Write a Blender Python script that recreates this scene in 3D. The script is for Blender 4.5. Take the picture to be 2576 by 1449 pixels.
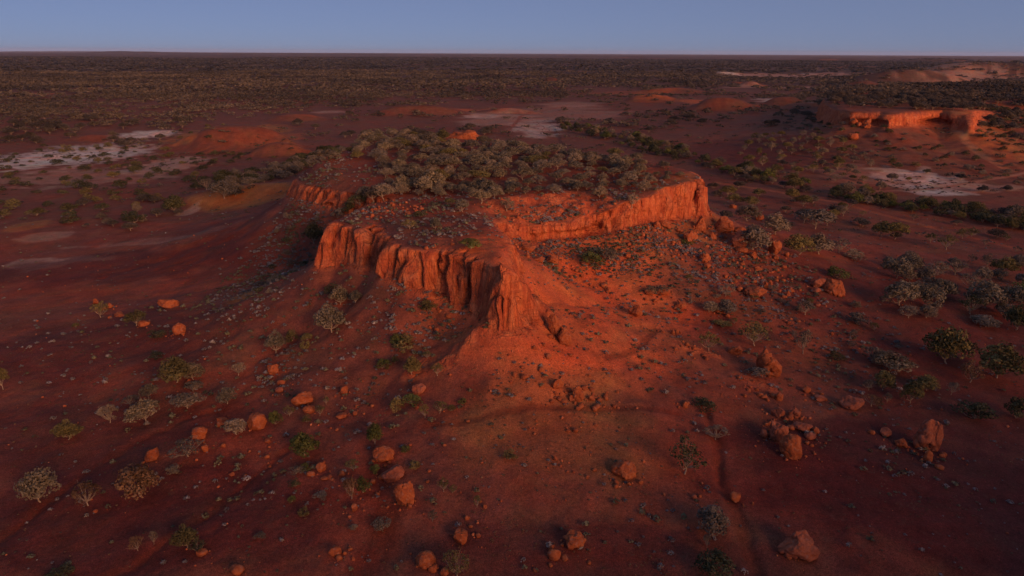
import bpy, math, random
import numpy as np
from mathutils import Vector, Matrix

# ------------------------------------------------------------------ camera / light
CAM_H = 65.0
F = 1717.0            # focal length in design pixels (2576 x 1449 frame)
CX, CY = 1288.0, 724.5
PITCH = math.atan((CY - 132.0) / F)
ROLL = 0.0043
scene = bpy.context.scene
for o in list(bpy.data.objects):
    bpy.data.objects.remove(o)

cam_data = bpy.data.cameras.new("camera")
cam = bpy.data.objects.new("camera", cam_data)
scene.collection.objects.link(cam)
scene.camera = cam
cam_data.sensor_width = 36.0
cam_data.lens = 36.0 * F / 2576.0
cam_data.clip_start = 1.0
cam_data.clip_end = 200000.0
Rm = (Matrix.Rotation(math.pi / 2 - PITCH, 4, 'X') @ Matrix.Rotation(ROLL, 4, 'Z'))
cam.matrix_world = Matrix.Translation((0, 0, CAM_H)) @ Rm
RC = np.array(Rm.to_3x3())

SUN_AZ = math.radians(142.0)      # clockwise from +Y
SUN_EL = math.radians(4.8)
sd = bpy.data.lights.new("sun", 'SUN')
sd.energy = 5.0
sd.angle = math.radians(42.0)
sd.color = (1.0, 0.46, 0.20)
sun = bpy.data.objects.new("sun", sd)
scene.collection.objects.link(sun)
sv = Vector((math.sin(SUN_AZ) * math.cos(SUN_EL), math.cos(SUN_AZ) * math.cos(SUN_EL), math.sin(SUN_EL)))
sun.rotation_euler = sv.to_track_quat('Z', 'Y').to_euler()

world = bpy.data.worlds.new("World")
scene.world = world
world.use_nodes = True
wn, wl = world.node_tree.nodes, world.node_tree.links
wn.clear()
wo = wn.new('ShaderNodeOutputWorld')
bg = wn.new('ShaderNodeBackground')
sky = wn.new('ShaderNodeTexSky')
sky.sky_type = 'NISHITA'
sky.sun_disc = False
sky.sun_elevation = SUN_EL
sky.sun_rotation = SUN_AZ
sky.air_density = 0.3
sky.dust_density = 0.3
sky.ozone_density = 2.0
bg.inputs['Strength'].default_value = 0.15
tintn = wn.new('ShaderNodeMix')
tintn.data_type = 'RGBA'
tintn.blend_type = 'MULTIPLY'
tintn.inputs[0].default_value = 1.0
tintn.inputs[7].default_value = (.51, .37, .39, 1)
wl.new(sky.outputs[0], tintn.inputs[6])
flat = wn.new('ShaderNodeMix'); flat.data_type = 'RGBA'; flat.inputs[0].default_value = 0.6
flat.inputs[7].default_value = (.98, 1.20, 1.90, 1)
wl.new(tintn.outputs[2], flat.inputs[6])
wl.new(flat.outputs[2], bg.inputs[0])
wl.new(bg.outputs[0], wo.inputs[0])
scene.view_settings.view_transform = 'Standard'
scene.view_settings.look = 'None'
scene.view_settings.exposure = 0.5
scene.view_settings.gamma = 1.0
scene.cycles.max_bounces = 6
scene.cycles.diffuse_bounces = 3
scene.cycles.volume_bounces = 0

# ------------------------------------------------------------------ numpy noise
_r = np.random.RandomState(7)
PERM = _r.permutation(256).astype(np.int32)
PERM = np.concatenate([PERM, PERM, PERM])
G2 = np.array([[math.cos(a), math.sin(a)] for a in np.arange(16) * math.pi / 8], dtype=np.float64)
g3 = _r.normal(size=(64, 3)); G3 = g3 / np.linalg.norm(g3, axis=1)[:, None]

def _f(t):
    return t * t * t * (t * (t * 6 - 15) + 10)

def perlin2(x, y, s=0):
    x = np.asarray(x, float); y = np.asarray(y, float)
    xi = np.floor(x).astype(np.int64); yi = np.floor(y).astype(np.int64)
    xf = x - xi; yf = y - yi
    u, v = _f(xf), _f(yf)
    def g(ix, iy, dx, dy):
        h = PERM[PERM[(ix + s * 17) & 255] + ((iy + s * 31) & 255)] & 15
        return G2[h, 0] * dx + G2[h, 1] * dy
    a = g(xi, yi, xf, yf); b = g(xi + 1, yi, xf - 1, yf)
    c = g(xi, yi + 1, xf, yf - 1); d = g(xi + 1, yi + 1, xf - 1, yf - 1)
    return (a + u * (b - a)) * (1 - v) + (c + u * (d - c)) * v

def perlin3(x, y, z, s=0):
    xi = np.floor(x).astype(np.int64); yi = np.floor(y).astype(np.int64); zi = np.floor(z).astype(np.int64)
    xf = x - xi; yf = y - yi; zf = z - zi
    u, v, w = _f(xf), _f(yf), _f(zf)
    def g(a, b, c):
        h = PERM[PERM[PERM[(xi + a + s * 13) & 255] + ((yi + b) & 255)] + ((zi + c + s * 7) & 255)] & 63
        return G3[h, 0] * (xf - a) + G3[h, 1] * (yf - b) + G3[h, 2] * (zf - c)
    def lx(b, c):
        p = g(0, b, c); return p + u * (g(1, b, c) - p)
    p0 = lx(0, 0); p0 = p0 + v * (lx(1, 0) - p0)
    p1 = lx(0, 1); p1 = p1 + v * (lx(1, 1) - p1)
    return p0 + w * (p1 - p0)

def fbm2(x, y, o=4, s=0, g=0.5):
    t = 0; a = 1.0; n = 0
    for i in range(o):
        t = t + a * perlin2(x * 2 ** i + 3.7 * i, y * 2 ** i - 1.3 * i, s + i); n += a; a *= g
    return t / n * 1.6

def sstep(a, b, x):
    t = np.clip((x - a) / (b - a), 0, 1)
    return t * t * (3 - 2 * t)

# ------------------------------------------------------------------ design pixel -> world
def rays(px, py):
    px = np.asarray(px, float); py = np.asarray(py, float)
    d = np.stack([(px - CX) / F, -(py - CY) / F, -np.ones_like(px)], -1)
    return d @ RC.T

def px_at_z(px, py, z):
    d = rays(px, py)
    t = (np.asarray(z, float) - CAM_H) / d[..., 2]
    return d[..., 0] * t, d[..., 1] * t

def project(x, y, z):
    p = np.stack([x, y, z - CAM_H], -1) @ RC
    w = np.maximum(-p[..., 2], 1e-3)
    return CX + F * p[..., 0] / w, CY - F * p[..., 1] / w

# ------------------------------------------------------------------ mesas
# rim vertices: (px, py, rim height, base py or ('z',height), talus length, undercut, shoulder width, flute)
RIM = [
 (813,565,27,660,26,0,3,1), (843,561,27,655,26,0,3,1), (878,568,27,652,24,.3,3,1.2), (915,579,27,656,24,.2,3,1.2),
 (941,563,27,660,22,0,3,1), (954,562,27,664,22,0,3,.6), (960,582,27,668,22,0,3,1), (985,606,27,680,22,0,3,1), (1018,616,27,695,22,.2,3,1),
 (1045,624,27,710,22,0,3,1.2), (1075,628,27,722,22,0,3,1.2), (1108,620,27,735,20,0,3,1.2), (1125,622,27,742,20,0,3,1.2),
 (1152,634,27,750,20,0,3,1.2), (1174,630,27,757,20,0,3,1.2), (1200,640,27,765,20,0,3,1.2), (1232,658,27,785,20,0,3,1.2), (1266,684,27,822,21,0,3,1),
 (1292,690,26.5,826,22,0,3,.9), (1318,735,21.5,828,22,0,5,.8), (1345,762,18,812,24,0,6,.7), (1366,762,17.3,('z',14.5),26,0,6,.7), (1338,718,21,('z',17.4),28,0,6,.7), (1306,664,26.5,('z',18.6),28,0,4,.8), (1293,640,27,('z',19.5),30,0,3,.6), (1281,610,27,('z',21.5),34,0,3,.6),
 (1277,588,27,('z',22),38,0,3,.7), (1255,568,26.6,('z',21.5),40,0,4,.6), (1250,554,25.6,('z',21),42,0,8,.6), (1275,559,24.2,('z',20.6),44,.3,12,.5), (1300,562,23.2,612,46,.3,17,.5),
 (1348,565,22.8,605,46,.6,18,.6), (1400,556,23,601,46,.9,18,.7), (1452,548,23.4,598,46,1,17,.8), (1500,530,24.5,590,46,1.1,15,.9),
 (1541,511,26.8,577,46,.6,10,1), (1586,503,27.2,566,46,.4,9,1), (1631,487,28,563,46,.4,6,1), (1675,470,28.5,556,44,.3,5,1),
 (1715,458,29,552,42,.3,4,1), (1745,448,29,540,40,.3,4,1), (1768,452,29,530,36,.2,4,1), (1772,440,29,('z',18),36,0,4,1),
 (1735,425,29.5,('z',16),36,0,6,.8), (1690,412,30,('z',16),36,0,6,.8), (1600,395,30,('z',18),36,0,8,.8), (1450,382,30,('z',18),36,0,8,.8),
 (1300,366,30,('z',18),36,0,8,.8), (1215,352,30,('z',16),36,0,8,.8), (1130,345,30,('z',18),36,0,8,.8), (1000,336,30,('z',18),36,0,8,.8), (905,348,30,('z',18),34,0,8,.8),
 (872,372,29,('z',18),34,0,8,.8), (862,392,28,('z',18),34,0,8,.7), (815,408,26.5,('z',17.5),32,0,10,.6), (770,428,25.5,('z',17),30,0,10,.6),
 (738,448,24.5,485,28,0,8,.7), (765,464,25,502,26,.2,8,1), (805,472,25.6,507,26,.2,8,1), (850,478,26,512,24,0,8,1), (895,482,26.5,('z',20),22,0,6,1),
 (950,492,27,('z',21.5),20,0,5,.8), (988,497,27,('z',23.5),16,0,5,.5), (975,503,27,('z',23),14,0,3,.5), (938,506,27,('z',21.5),14,0,3,.6), (911,512,27,('z',20),16,0,3,.8), (884,528,27,('z',19.5),18,0,3,.8),
 (850,545,27,('z',18.5),20,0,3,.9), (818,556,27,('z',17.6),24,0,3,1)]
RIM2 = [(2075,262,28,('z',16),50,0,10,.8), (2105,276,28,('z',18),50,0,5,1), (2140,282,28,311,50,2,4,1), (2175,283,28,316,50,3,4,1), (2215,284,28,319,50,3,4,1),
 (2240,287,28,318,50,.5,4,1.3), (2265,286,28,318,50,.5,4,1.3), (2300,284,28,316,50,2,4,1), (2335,281,28,314,50,5,4,1), (2370,280,28,318,50,5,4,1), (2400,284,28,328,50,2,4,1.2),
 (2425,285,28,332,45,.5,4,1.4), (2448,290,28,320,45,0,4,1), (2450,280,28,('z',19),40,0,6,.8), (2468,277,26.5,('z',24),50,0,25,.4), (2505,281,24,('z',22.3),60,0,40,.3),
 (2576,292,20,('z',18.8),70,0,50,.3), (2760,304,18,('z',17),80,0,60,.3), (3000,240,28,('z',20),60,0,10,1), (2900,212,28,('z',15),80,0,20,1), (2500,209,28,('z',15),80,0,20,1),
 (2250,216,28,('z',15),80,0,20,1), (2120,228,28,('z',15),80,0,20,1), (2070,245,28,('z',15),60,0,20,1)]

class Mesa:
    def __init__(s, rim, R, wc, p, flute, fscale, step):
        P = []; A = []
        for (px, py, zr, b, lam, und, sh, fl) in rim:
            x, y = px_at_z(px, py, zr)
            if isinstance(b, tuple):
                zb = b[1]
            else:
                d = rays(px, b); k = math.hypot(float(x), float(y)) / math.hypot(d[0], d[1])
                zb = CAM_H + d[2] * k + 0.3
            P.append((float(x), float(y))); A.append((zr, zb, lam, und, sh, fl))
        P = np.array(P); A = np.array(A, float)
        s.P0 = P
        # densify for attribute lookup
        Q = []; B = []
        n = len(P)
        for i in range(n):
            j = (i + 1) % n
            L = np.linalg.norm(P[j] - P[i]); k = max(1, int(L / step))
            for t in range(k):
                u = t / k
                Q.append(P[i] * (1 - u) + P[j] * u); B.append(A[i] * (1 - u) + A[j] * u)
        s.P = np.array(Q); s.A = np.array(B)
        s.R, s.wc, s.p, s.flute, s.fscale = R, wc, p, flute, fscale
        lo = s.P.min(0); hi = s.P.max(0)
        s.lo, s.hi = lo, hi
        ar = P; s.ccw = np.sum(ar[:, 0] * np.roll(ar[:, 1], -1) - np.roll(ar[:, 0], -1) * ar[:, 1]) > 0

    def query(s, x, y):
        n = len(x)
        d = np.empty(n); nx = np.empty(n); ny = np.empty(n); AT = np.empty((n, s.A.shape[1]))
        a = s.P; b = np.roll(a, -1, 0); e = b - a; L2 = (e ** 2).sum(1)
        for c in range(0, n, 20000):
            X = x[c:c + 20000, None]; Y = y[c:c + 20000, None]
            dx = X - a[:, 0]; dy = Y - a[:, 1]
            t = np.clip((dx * e[:, 0] + dy * e[:, 1]) / L2, 0, 1)
            qx = dx - t * e[:, 0]; qy = dy - t * e[:, 1]
            D = qx * qx + qy * qy
            k = D.argmin(1); ii = np.arange(len(k))
            dd = np.sqrt(D[ii, k])
            cr = ((a[:, 1] > Y) != (b[:, 1] > Y)) & (X < (b[:, 0] - a[:, 0]) * (Y - a[:, 1]) / (b[:, 1] - a[:, 1] + 1e-12) + a[:, 0])
            ins = cr.sum(1) % 2 == 1
            sg = np.where(ins, -1.0, 1.0)
            d[c:c + 20000] = dd * sg
            inv = sg / np.maximum(dd, 1e-4)
            nx[c:c + 20000] = qx[ii, k] * inv; ny[c:c + 20000] = qy[ii, k] * inv
            # smooth attributes
            W = 1.0 / (D + 4.0 + 0.10 * dd[:, None] ** 2) ** 2
            AT[c:c + 20000] = (W @ s.A) / W.sum(1)[:, None]
        return d, nx, ny, AT

MESAS = [Mesa(RIM, 5.0, 1.8, 1.8, 2.0, 1.0, 2.5), Mesa(RIM2, 14.0, 3.0, 2.0, 2.6, 0.55, 8.0)]

# ------------------------------------------------------------------ base ground (hills, washes)
def ell(px, py, w, h):
    """image ellipse (centre, full width, full height) -> world ellipse on z=0"""
    x, y = px_at_z(px, py, 0.0); x1, y1 = px_at_z(px, py + h / 2, 0.0); x2, y2 = px_at_z(px, py - h / 2, 0.0)
    r = float(np.hypot(x, y)) ; slant = math.sqrt(r * r + CAM_H ** 2)
    return float(x), float(y), w / 2 * slant / F, abs(float(y2 - y1)) / 2

# px, base py, width px, height px, depth ratio
HILLS = [(578,372,215,54,.7),(740,298,110,9,.5),(1050,287,190,14,.4),(1280,283,120,9,.3),(1386,209,42,9,.7),(1888,217,50,9,.6),(1470,143,90,4,.5),(1600,146,60,4,.5),
 (1825,285,130,26,.6),(1975,276,90,20,.5),(2180,218,70,9,.6),(2310,207,200,20,.45),(2520,196,260,22,.5),(1640,262,110,12,.4),(1690,237,150,9,.4),(1810,187,110,7,.5),
 (600,140,60,4,.5),(235,130,60,3,.5),(310,130,50,3,.5),(520,128,120,3,.5),(1940,137.5,260,13,.4),(700,137,900,3,.3),(300,135,160,3.6,.3),(2450,139,260,6,.4),(2130,152,110,6,.5),(2380,157,160,8,.5),(2070,300,160,26,.8),
 (340,341,50,5,.3),(385,337,36,5,.4),(425,333,40,5,.4),(240,352,120,8,.3),(60,118+12,400,3,.5),(2330,1440,330,14,.8),(600,528,300,26,.5),(700,392,120,22,.5)]
HW = []
for (px, py, w, h, dr) in HILLS:
    x, y, rx, ry = ell(px, py, w, 6)
    dist = math.hypot(x, y)
    rx = w / 2 * math.hypot(dist, CAM_H) / F
    hh = h * math.hypot(dist, CAM_H) / F * (1.35 if 8 <= h <= 30 and py > 180 else .9)
    if dist > 5000: dr *= 1.2
    HW.append((x, y + rx * dr * 0.7, rx * 1.25, rx * dr * 1.25, hh))

def line_w(pts):
    return np.array([[float(v) for v in px_at_z(a, b, 0.0)] for a, b in pts])

def dist_line(x, y, L):
    d = np.full(x.shape, 1e9)
    for i in range(len(L) - 1):
        a = L[i]; e = L[i + 1] - a
        t = np.clip(((x - a[0]) * e[0] + (y - a[1]) * e[1]) / (e @ e), 0, 1)
        d = np.minimum(d, np.hypot(x - a[0] - t * e[0], y - a[1] - t * e[1]))
    return d

WASH = [(line_w([(1765,1080),(1800,1170),(1812,1260),(1852,1340),(1870,1400),(1900,1470)]), .9, .65),
        (line_w([(-60,1400),(60,1330),(140,1260),(230,1200),(370,1130),(480,1085),(560,1075)]), 1.0, .35),
        (line_w([(60,1540),(330,1440),(460,1360),(560,1300),(640,1240),(760,1150)]), .9, .3),
        (line_w([(1075,1158),(1180,1155),(1260,1145),(1420,1130),(1540,1112),(1700,1106)]), .7, .22),
        (line_w([(1520,1018),(1600,970),(1650,910)]), .7, .22),
        (line_w([(940,1470),(980,1400),(985,1320),(950,1260)]), 2.2, .35),
        (line_w([(440,700),(700,628),(560,650),(300,700)]), 5, .5)]

def line_z(pts):
    return np.array([[float(v) for v in px_at_z(a, b, c)] for a, b, c in pts])
RIDGES = [(line_z([(1262,848,12.5),(1225,885,10.5),(1180,930,8)]), 2.3, 2.0), (line_z([(1700,880,6),(1790,905,5)]), 1.8, .7), (line_z([(1372,780,14),(1345,800,13.5)]), 2.0, 1.2),
          (line_z([(1860,965,3),(1930,990,2.5)]), 1.8, .6), (line_z([(1040,985,5),(1130,960,7)]), 3.0, .8)]

def ground0(x, y):
    r = np.hypot(x, y)
    near = 1 - sstep(300, 900, r)
    z = fbm2(x / 90, y / 90, 3, 1) * 1.6 * (0.4 + 0.6 * near)
    z = z + fbm2(x / 420, y / 420, 2, 5) * 5.0 * sstep(250, 900, r)
    z = z + fbm2(x / 2600, y / 2600, 2, 9) * 16.0 * sstep(2500, 7000, r)
    z = z - 1.2 * np.exp(-((r / 75) ** 2))
    dmp = 1 - sstep(9000, 30000, r)
    z = z * (0.25 + 0.75 * dmp)
    # unseen ridge added behind and right of the drone to shade the low ground
    if True:
        q = dist_line(x, y, np.array([(-60., -113.), (68., -12.), (300., 169.)]))
        z = z + 27 * np.exp(-(q / 17) ** 4) * (1 + .25 * fbm2(x / 40, y / 40, 2, 15))
    for (hx, hy, rx, ry, hh) in HW:
        m = (np.abs(x - hx) < 2.2 * rx) & (np.abs(y - hy) < 2.2 * ry)
        if m.any():
            q = ((x[m] - hx) / rx) ** 2 + ((y[m] - hy) / ry) ** 2
            q = q * (1 + 0.5 * fbm2(x[m] / rx * 1.7, y[m] / rx * 1.7, 3, 3))
            z[m] += hh * np.exp(-np.maximum(q, 0) ** 1.5 * 1.6)
    for L, w, dep in WASH:
        m = (x > L[:, 0].min() - 5 * w) & (x < L[:, 0].max() + 5 * w) & (y > L[:, 1].min() - 5 * w) & (y < L[:, 1].max() + 5 * w)
        if m.any():
            xx = x[m]; yy = y[m]
            d = dist_line(xx + fbm2(xx / 6, yy / 6, 2, 11) * w * 1.4, yy + fbm2(xx / 6, yy / 6, 2, 12) * w * 1.4, L)
            z[m] -= dep * np.exp(-(d / w) ** 2)
    return z

def fine_relief(x, y):
    r = np.hypot(x, y)
    k = 1 - sstep(160, 420, r)
    return (fbm2(x / 7, y / 7, 3, 21) * 0.26 + fbm2(x / 1.7, y / 1.7, 2, 25) * 0.09) * k

def terrain(x, y, full=False):
    """returns z, and (when full) displaced x, y and rock mask"""
    x = np.asarray(x, float).ravel().copy(); y = np.asarray(y, float).ravel().copy()
    X = x.copy(); Y = y.copy()
    rock = np.zeros(len(x)); zone = np.zeros(len(x), int); dist = np.full(len(x), 1e3)
    z = None
    pend = []
    for mi, M in enumerate(MESAS):
        pad = 190
        b = (x > M.lo[0] - pad) & (x < M.hi[0] + pad) & (y > M.lo[1] - pad) & (y < M.hi[1] + pad)
        idx = np.nonzero(b)[0]
        if not len(idx): continue
        d, nx, ny, A = M.query(x[idx], y[idx])
        wc = M.wc
        if full:
            e = d - wc / 2; ae = np.abs(e)
            k = ae < M.R
            e2 = np.where(k, np.sign(e) * M.R * (ae / M.R) ** M.p, e)
            sh = e2 - e
            X[idx] += nx * sh; Y[idx] += ny * sh
            d = e2 + wc / 2
        pend.append((mi, idx, d, nx, ny, A))
    z = ground0(X, Y)
    for mi, idx, d, nx, ny, A in pend:
        M = MESAS[mi]; wc = M.wc
        zr, zb, lam, und, shw, fl = A.T
        xx = X[idx]; yy = Y[idx]
        g = z[idx]
        t = np.clip(d / wc, 0, 1)
        zpl = (27 + 3 * sstep(165, 260, yy) if mi == 0 else 28.5 + 0 * yy) + fbm2(xx / 30, yy / 30, 3, 31) * 0.9
        inn = zr + (zpl - zr) * sstep(0, 1, -d / shw) + fbm2(xx / 5, yy / 5, 2, 33) * 0.25 * sstep(0, 2, -d)
        shm = sstep(8, 13, shw) * sstep(-1.25, -.75, d / shw) * (1 - sstep(-2, 0, d)) * (mi == 0)
        inn = inn - 0.9 * np.exp(np.minimum(d, 0) / 1.3)
        inn = inn + shm * (fbm2(xx / 4.5, yy / 4.5, 3, 37) * 1.3)
        do = np.maximum(d - wc, 0)
        # ravines running down the talus
        rv = fbm2(xx / 14, yy / 14, 3, 41) * 1.8 * np.exp(-do / 50) * sstep(0, 10, do)
        fall = np.exp(-(do / lam) ** 1.0)
        out = g * (1 - fall) + zb * fall + rv
        cl = (zr - .9) + (zb - zr + .9) * t
        zz = np.where(d < 0, inn, np.where(d < wc, cl, out))
        z[idx] = zz
        dist[idx] = np.where(np.abs(d) < np.abs(dist[idx]), d, dist[idx])
        if full:
            ch = zr - zb
            m = sstep(-1.6, 0.0, d) * (1 - sstep(wc, wc + 1.2, d)) * sstep(1.0, 4.0, ch)
            k = np.nonzero(m > 0)[0]
            if len(k):
                fs = M.fscale; a = xx[k] * fs; b = yy[k] * fs; c = zz[k] * fs
                w1 = fbm2(a / 9, b / 9, 2, 51) * 2.6; a = a + w1 * 2; b = b + fbm2(a / 14, b / 14, 2, 52) * 5
                f1 = 1 - np.minimum(np.abs(perlin3(a / 5.0 + w1, b / 5.0, c / 34)) * 3.6, 1.3)          # rounded buttresses, sharp clefts
                f2 = 1 - np.abs(perlin3(a / 2.3, b / 2.3 + w1, c / 16, 3)) * 3.2
                f3 = perlin3(a / 1.1, b / 1.1, c / 2.6, 5)
                f4 = perlin3(a / 5, b / 5, c / 3.2, 8)
                am = np.clip(.75 + 1.5 * fbm2(a / 15, b / 15, 2, 57), .25, 1.5)
                off = am * M.flute * fl[k] * (1.05 * -f1 * 0.9 + 0.55 - 0.45 * f2) + (0.35 * f3 + 0.75 * f4) / fs * 0.8 + fl[k] * 1.5 * perlin3(a / 10, b / 10, c / 50, 12) / fs
                tt = t[k]
                cave = und[k] * (0.35 + 1.2 * np.clip(perlin2(a / 16, b / 16, 9) + .35, 0, 1))
                off = off - cave * 2.0 * sstep(0.30, 0.8, tt) * m[k] + 0.5 * np.exp(-((tt - .3) / .25) ** 2) * np.minimum(und[k], 1)
                off = off + 0.45 * tt * tt * (1 - np.clip(und[k], 0, 1))
                X[idx[k]] += nx[k] * off * m[k]; Y[idx[k]] += ny[k] * off * m[k]
                zj = fbm2(a / 2.2, b / 2.2, 2, 61) * 0.35 * m[k]
                z[idx[k]] += zj
            rock[idx] = np.maximum(rock[idx], sstep(-1.2, -0.1, d) * (1 - sstep(wc + .4, wc + 3, d)) * sstep(1, 3, ch))
            rock[idx] = np.maximum(rock[idx], shm * np.clip(.55 + 1.3 * fbm2(xx / 4, yy / 4, 3, 39), 0, 1) * (d < 0))
            zone[idx] = np.where((d < 26 if mi == 0 else d < 60), mi + 1, zone[idx])
    for L, w, hh in RIDGES:
        m = (np.abs(X - L[:, 0].mean()) < 30) & (np.abs(Y - L[:, 1].mean()) < 30)
        if m.any():
            xx = X[m] + fbm2(X[m] / 5, Y[m] / 5, 2, 45) * 1.2; yy = Y[m]
            q = dist_line(xx, yy, L)
            z[m] += hh * np.exp(-(q / w) ** 2) * (.7 + .6 * fbm2(xx / 3, yy / 3, 2, 47))
            rock[m] = np.maximum(rock[m], .75 * (1 - sstep(w * .5, w * 1.2, q)))
    z += fine_relief(X, Y) * (1 - rock)
    if full:
        return X, Y, z, rock, zone, dist
    return z, dist

_tt = np.concatenate([np.geomspace(45, 700, 420), np.geomspace(710, 9000, 60)])
def pick(pts):
    """first hit of the camera ray through each design pixel with the terrain"""
    pts = np.array(pts, float).reshape(-1, 2)
    d = rays(pts[:, 0], pts[:, 1]); h = np.hypot(d[:, 0], d[:, 1])
    n = len(pts)
    out = np.zeros((n, 3))
    for c in range(0, n, 400):
        dd = d[c:c + 400]; hh = h[c:c + 400]
        T = _tt[None, :] / hh[:, None]
        xs = dd[:, 0:1] * T; ys = dd[:, 1:2] * T; zs = CAM_H + dd[:, 2:3] * T
        zt = terrain(xs, ys)[0].reshape(xs.shape)
        below = zs < zt
        k = np.where(below.any(1), below.argmax(1), len(_tt) - 1)
        ii = np.arange(len(k)); k0 = np.maximum(k - 1, 0)
        g0 = zs[ii, k0] - zt[ii, k0]; g1 = zt[ii, k] - zs[ii, k]
        u = np.clip(g0 / np.maximum(g0 + g1, 1e-6), 0, 1)
        x = xs[ii, k0] * (1 - u) + xs[ii, k] * u; y = ys[ii, k0] * (1 - u) + ys[ii, k] * u
        out[c:c + 400, 0] = x; out[c:c + 400, 1] = y
    out[:, 2] = terrain(out[:, 0], out[:, 1])[0]
    return out

def ppm(p):
    """design pixels per metre at a world point"""
    q = np.asarray(p) - np.array([0, 0, CAM_H])
    return F / np.maximum((q @ RC)[..., 2] * -1, 1)

# ------------------------------------------------------------------ mesh helpers
col = scene.collection
def mesh_np(name, V, Fq, smooth=False):
    me = bpy.data.meshes.new(name)
    V = np.asarray(V, np.float32); Fq = np.asarray(Fq, np.int32)
    k = Fq.shape[1]
    me.vertices.add(len(V)); me.vertices.foreach_set('co', V.ravel())
    me.loops.add(Fq.size); me.loops.foreach_set('vertex_index', Fq.ravel())
    me.polygons.add(len(Fq))
    me.polygons.foreach_set('loop_start', np.arange(0, Fq.size, k, dtype=np.int32))
    if smooth:
        me.polygons.foreach_set('use_smooth', np.ones(len(Fq), bool))
    me.update(calc_edges=True)
    return me

def obj(name, me, mat=None, parent=None):
    o = bpy.data.objects.new(name, me)
    col.objects.link(o)
    if mat is not None and me is not None and not me.materials:
        me.materials.append(mat)
    if parent is not None: o.parent = parent
    return o

def tag(o, label=None, cat=None, group=None, kind=None):
    if label: o['label'] = label
    if cat: o['category'] = cat
    if group: o['group'] = group
    if kind: o['kind'] = kind
    return o

def new_mat(name, rough=0.95):
    m = bpy.data.materials.new(name); m.use_nodes = True
    nt = m.node_tree; b = nt.nodes['Principled BSDF']
    b.inputs['Roughness'].default_value = rough
    b.inputs['Specular IOR Level'].default_value = 0.15
    return m, nt, b

class NT:
    def __init__(s, nt): s.nt = nt
    def n(s, t, **kw):
        q = s.nt.nodes.new(t)
        for k, v in kw.items(): setattr(q, k, v)
        return q
    def l(s, a, b): s.nt.links.new(a, b)
    def noise(s, scale, detail=4, rough=.55, vec=None, dist=0):
        q = s.n('ShaderNodeTexNoise'); q.inputs['Scale'].default_value = scale
        q.inputs['Detail'].default_value = detail; q.inputs['Roughness'].default_value = rough
        q.inputs['Distortion'].default_value = dist
        if vec is not None: s.l(vec, q.inputs['Vector'])
        return q.outputs[0]
    def ramp(s, f, stops):
        q = s.n('ShaderNodeValToRGB'); e = q.color_ramp.elements
        while len(e) < len(stops): e.new(0.5)
        for i, (p, c) in enumerate(stops):
            e[i].position = p; e[i].color = (c, c, c, 1) if not isinstance(c, tuple) else (*c, 1)
        s.l(f, q.inputs[0]); return q.outputs[0]
    def mix(s, f, a, b, mode='MIX'):
        q = s.n('ShaderNodeMix', data_type='RGBA', blend_type=mode)
        for v, i in ((f, 0), (a, 6), (b, 7)):
            if isinstance(v, (int, float)): q.inputs[i].default_value = v
            elif isinstance(v, tuple): q.inputs[i].default_value = (*v, 1)
            else: s.l(v, q.inputs[i])
        return q.outputs[2]
    def math(s, op, a, b=0.0):
        q = s.n('ShaderNodeMath', operation=op)
        for v, i in ((a, 0), (b, 1)):
            if isinstance(v, (int, float)): q.inputs[i].default_value = v
            else: s.l(v, q.inputs[i])
        return q.outputs[0]
    def mapping(s, vec, sc):
        q = s.n('ShaderNodeMapping'); q.inputs['Scale'].default_value = sc; s.l(vec, q.inputs[0]); return q.outputs[0]
    def bump(s, h, strength, dist, normal=None):
        q = s.n('ShaderNodeBump'); q.inputs['Strength'].default_value = strength; q.inputs['Distance'].default_value = dist
        s.l(h, q.inputs['Height'])
        if normal is not None: s.l(normal, q.inputs['Normal'])
        return q.outputs[0]

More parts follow.
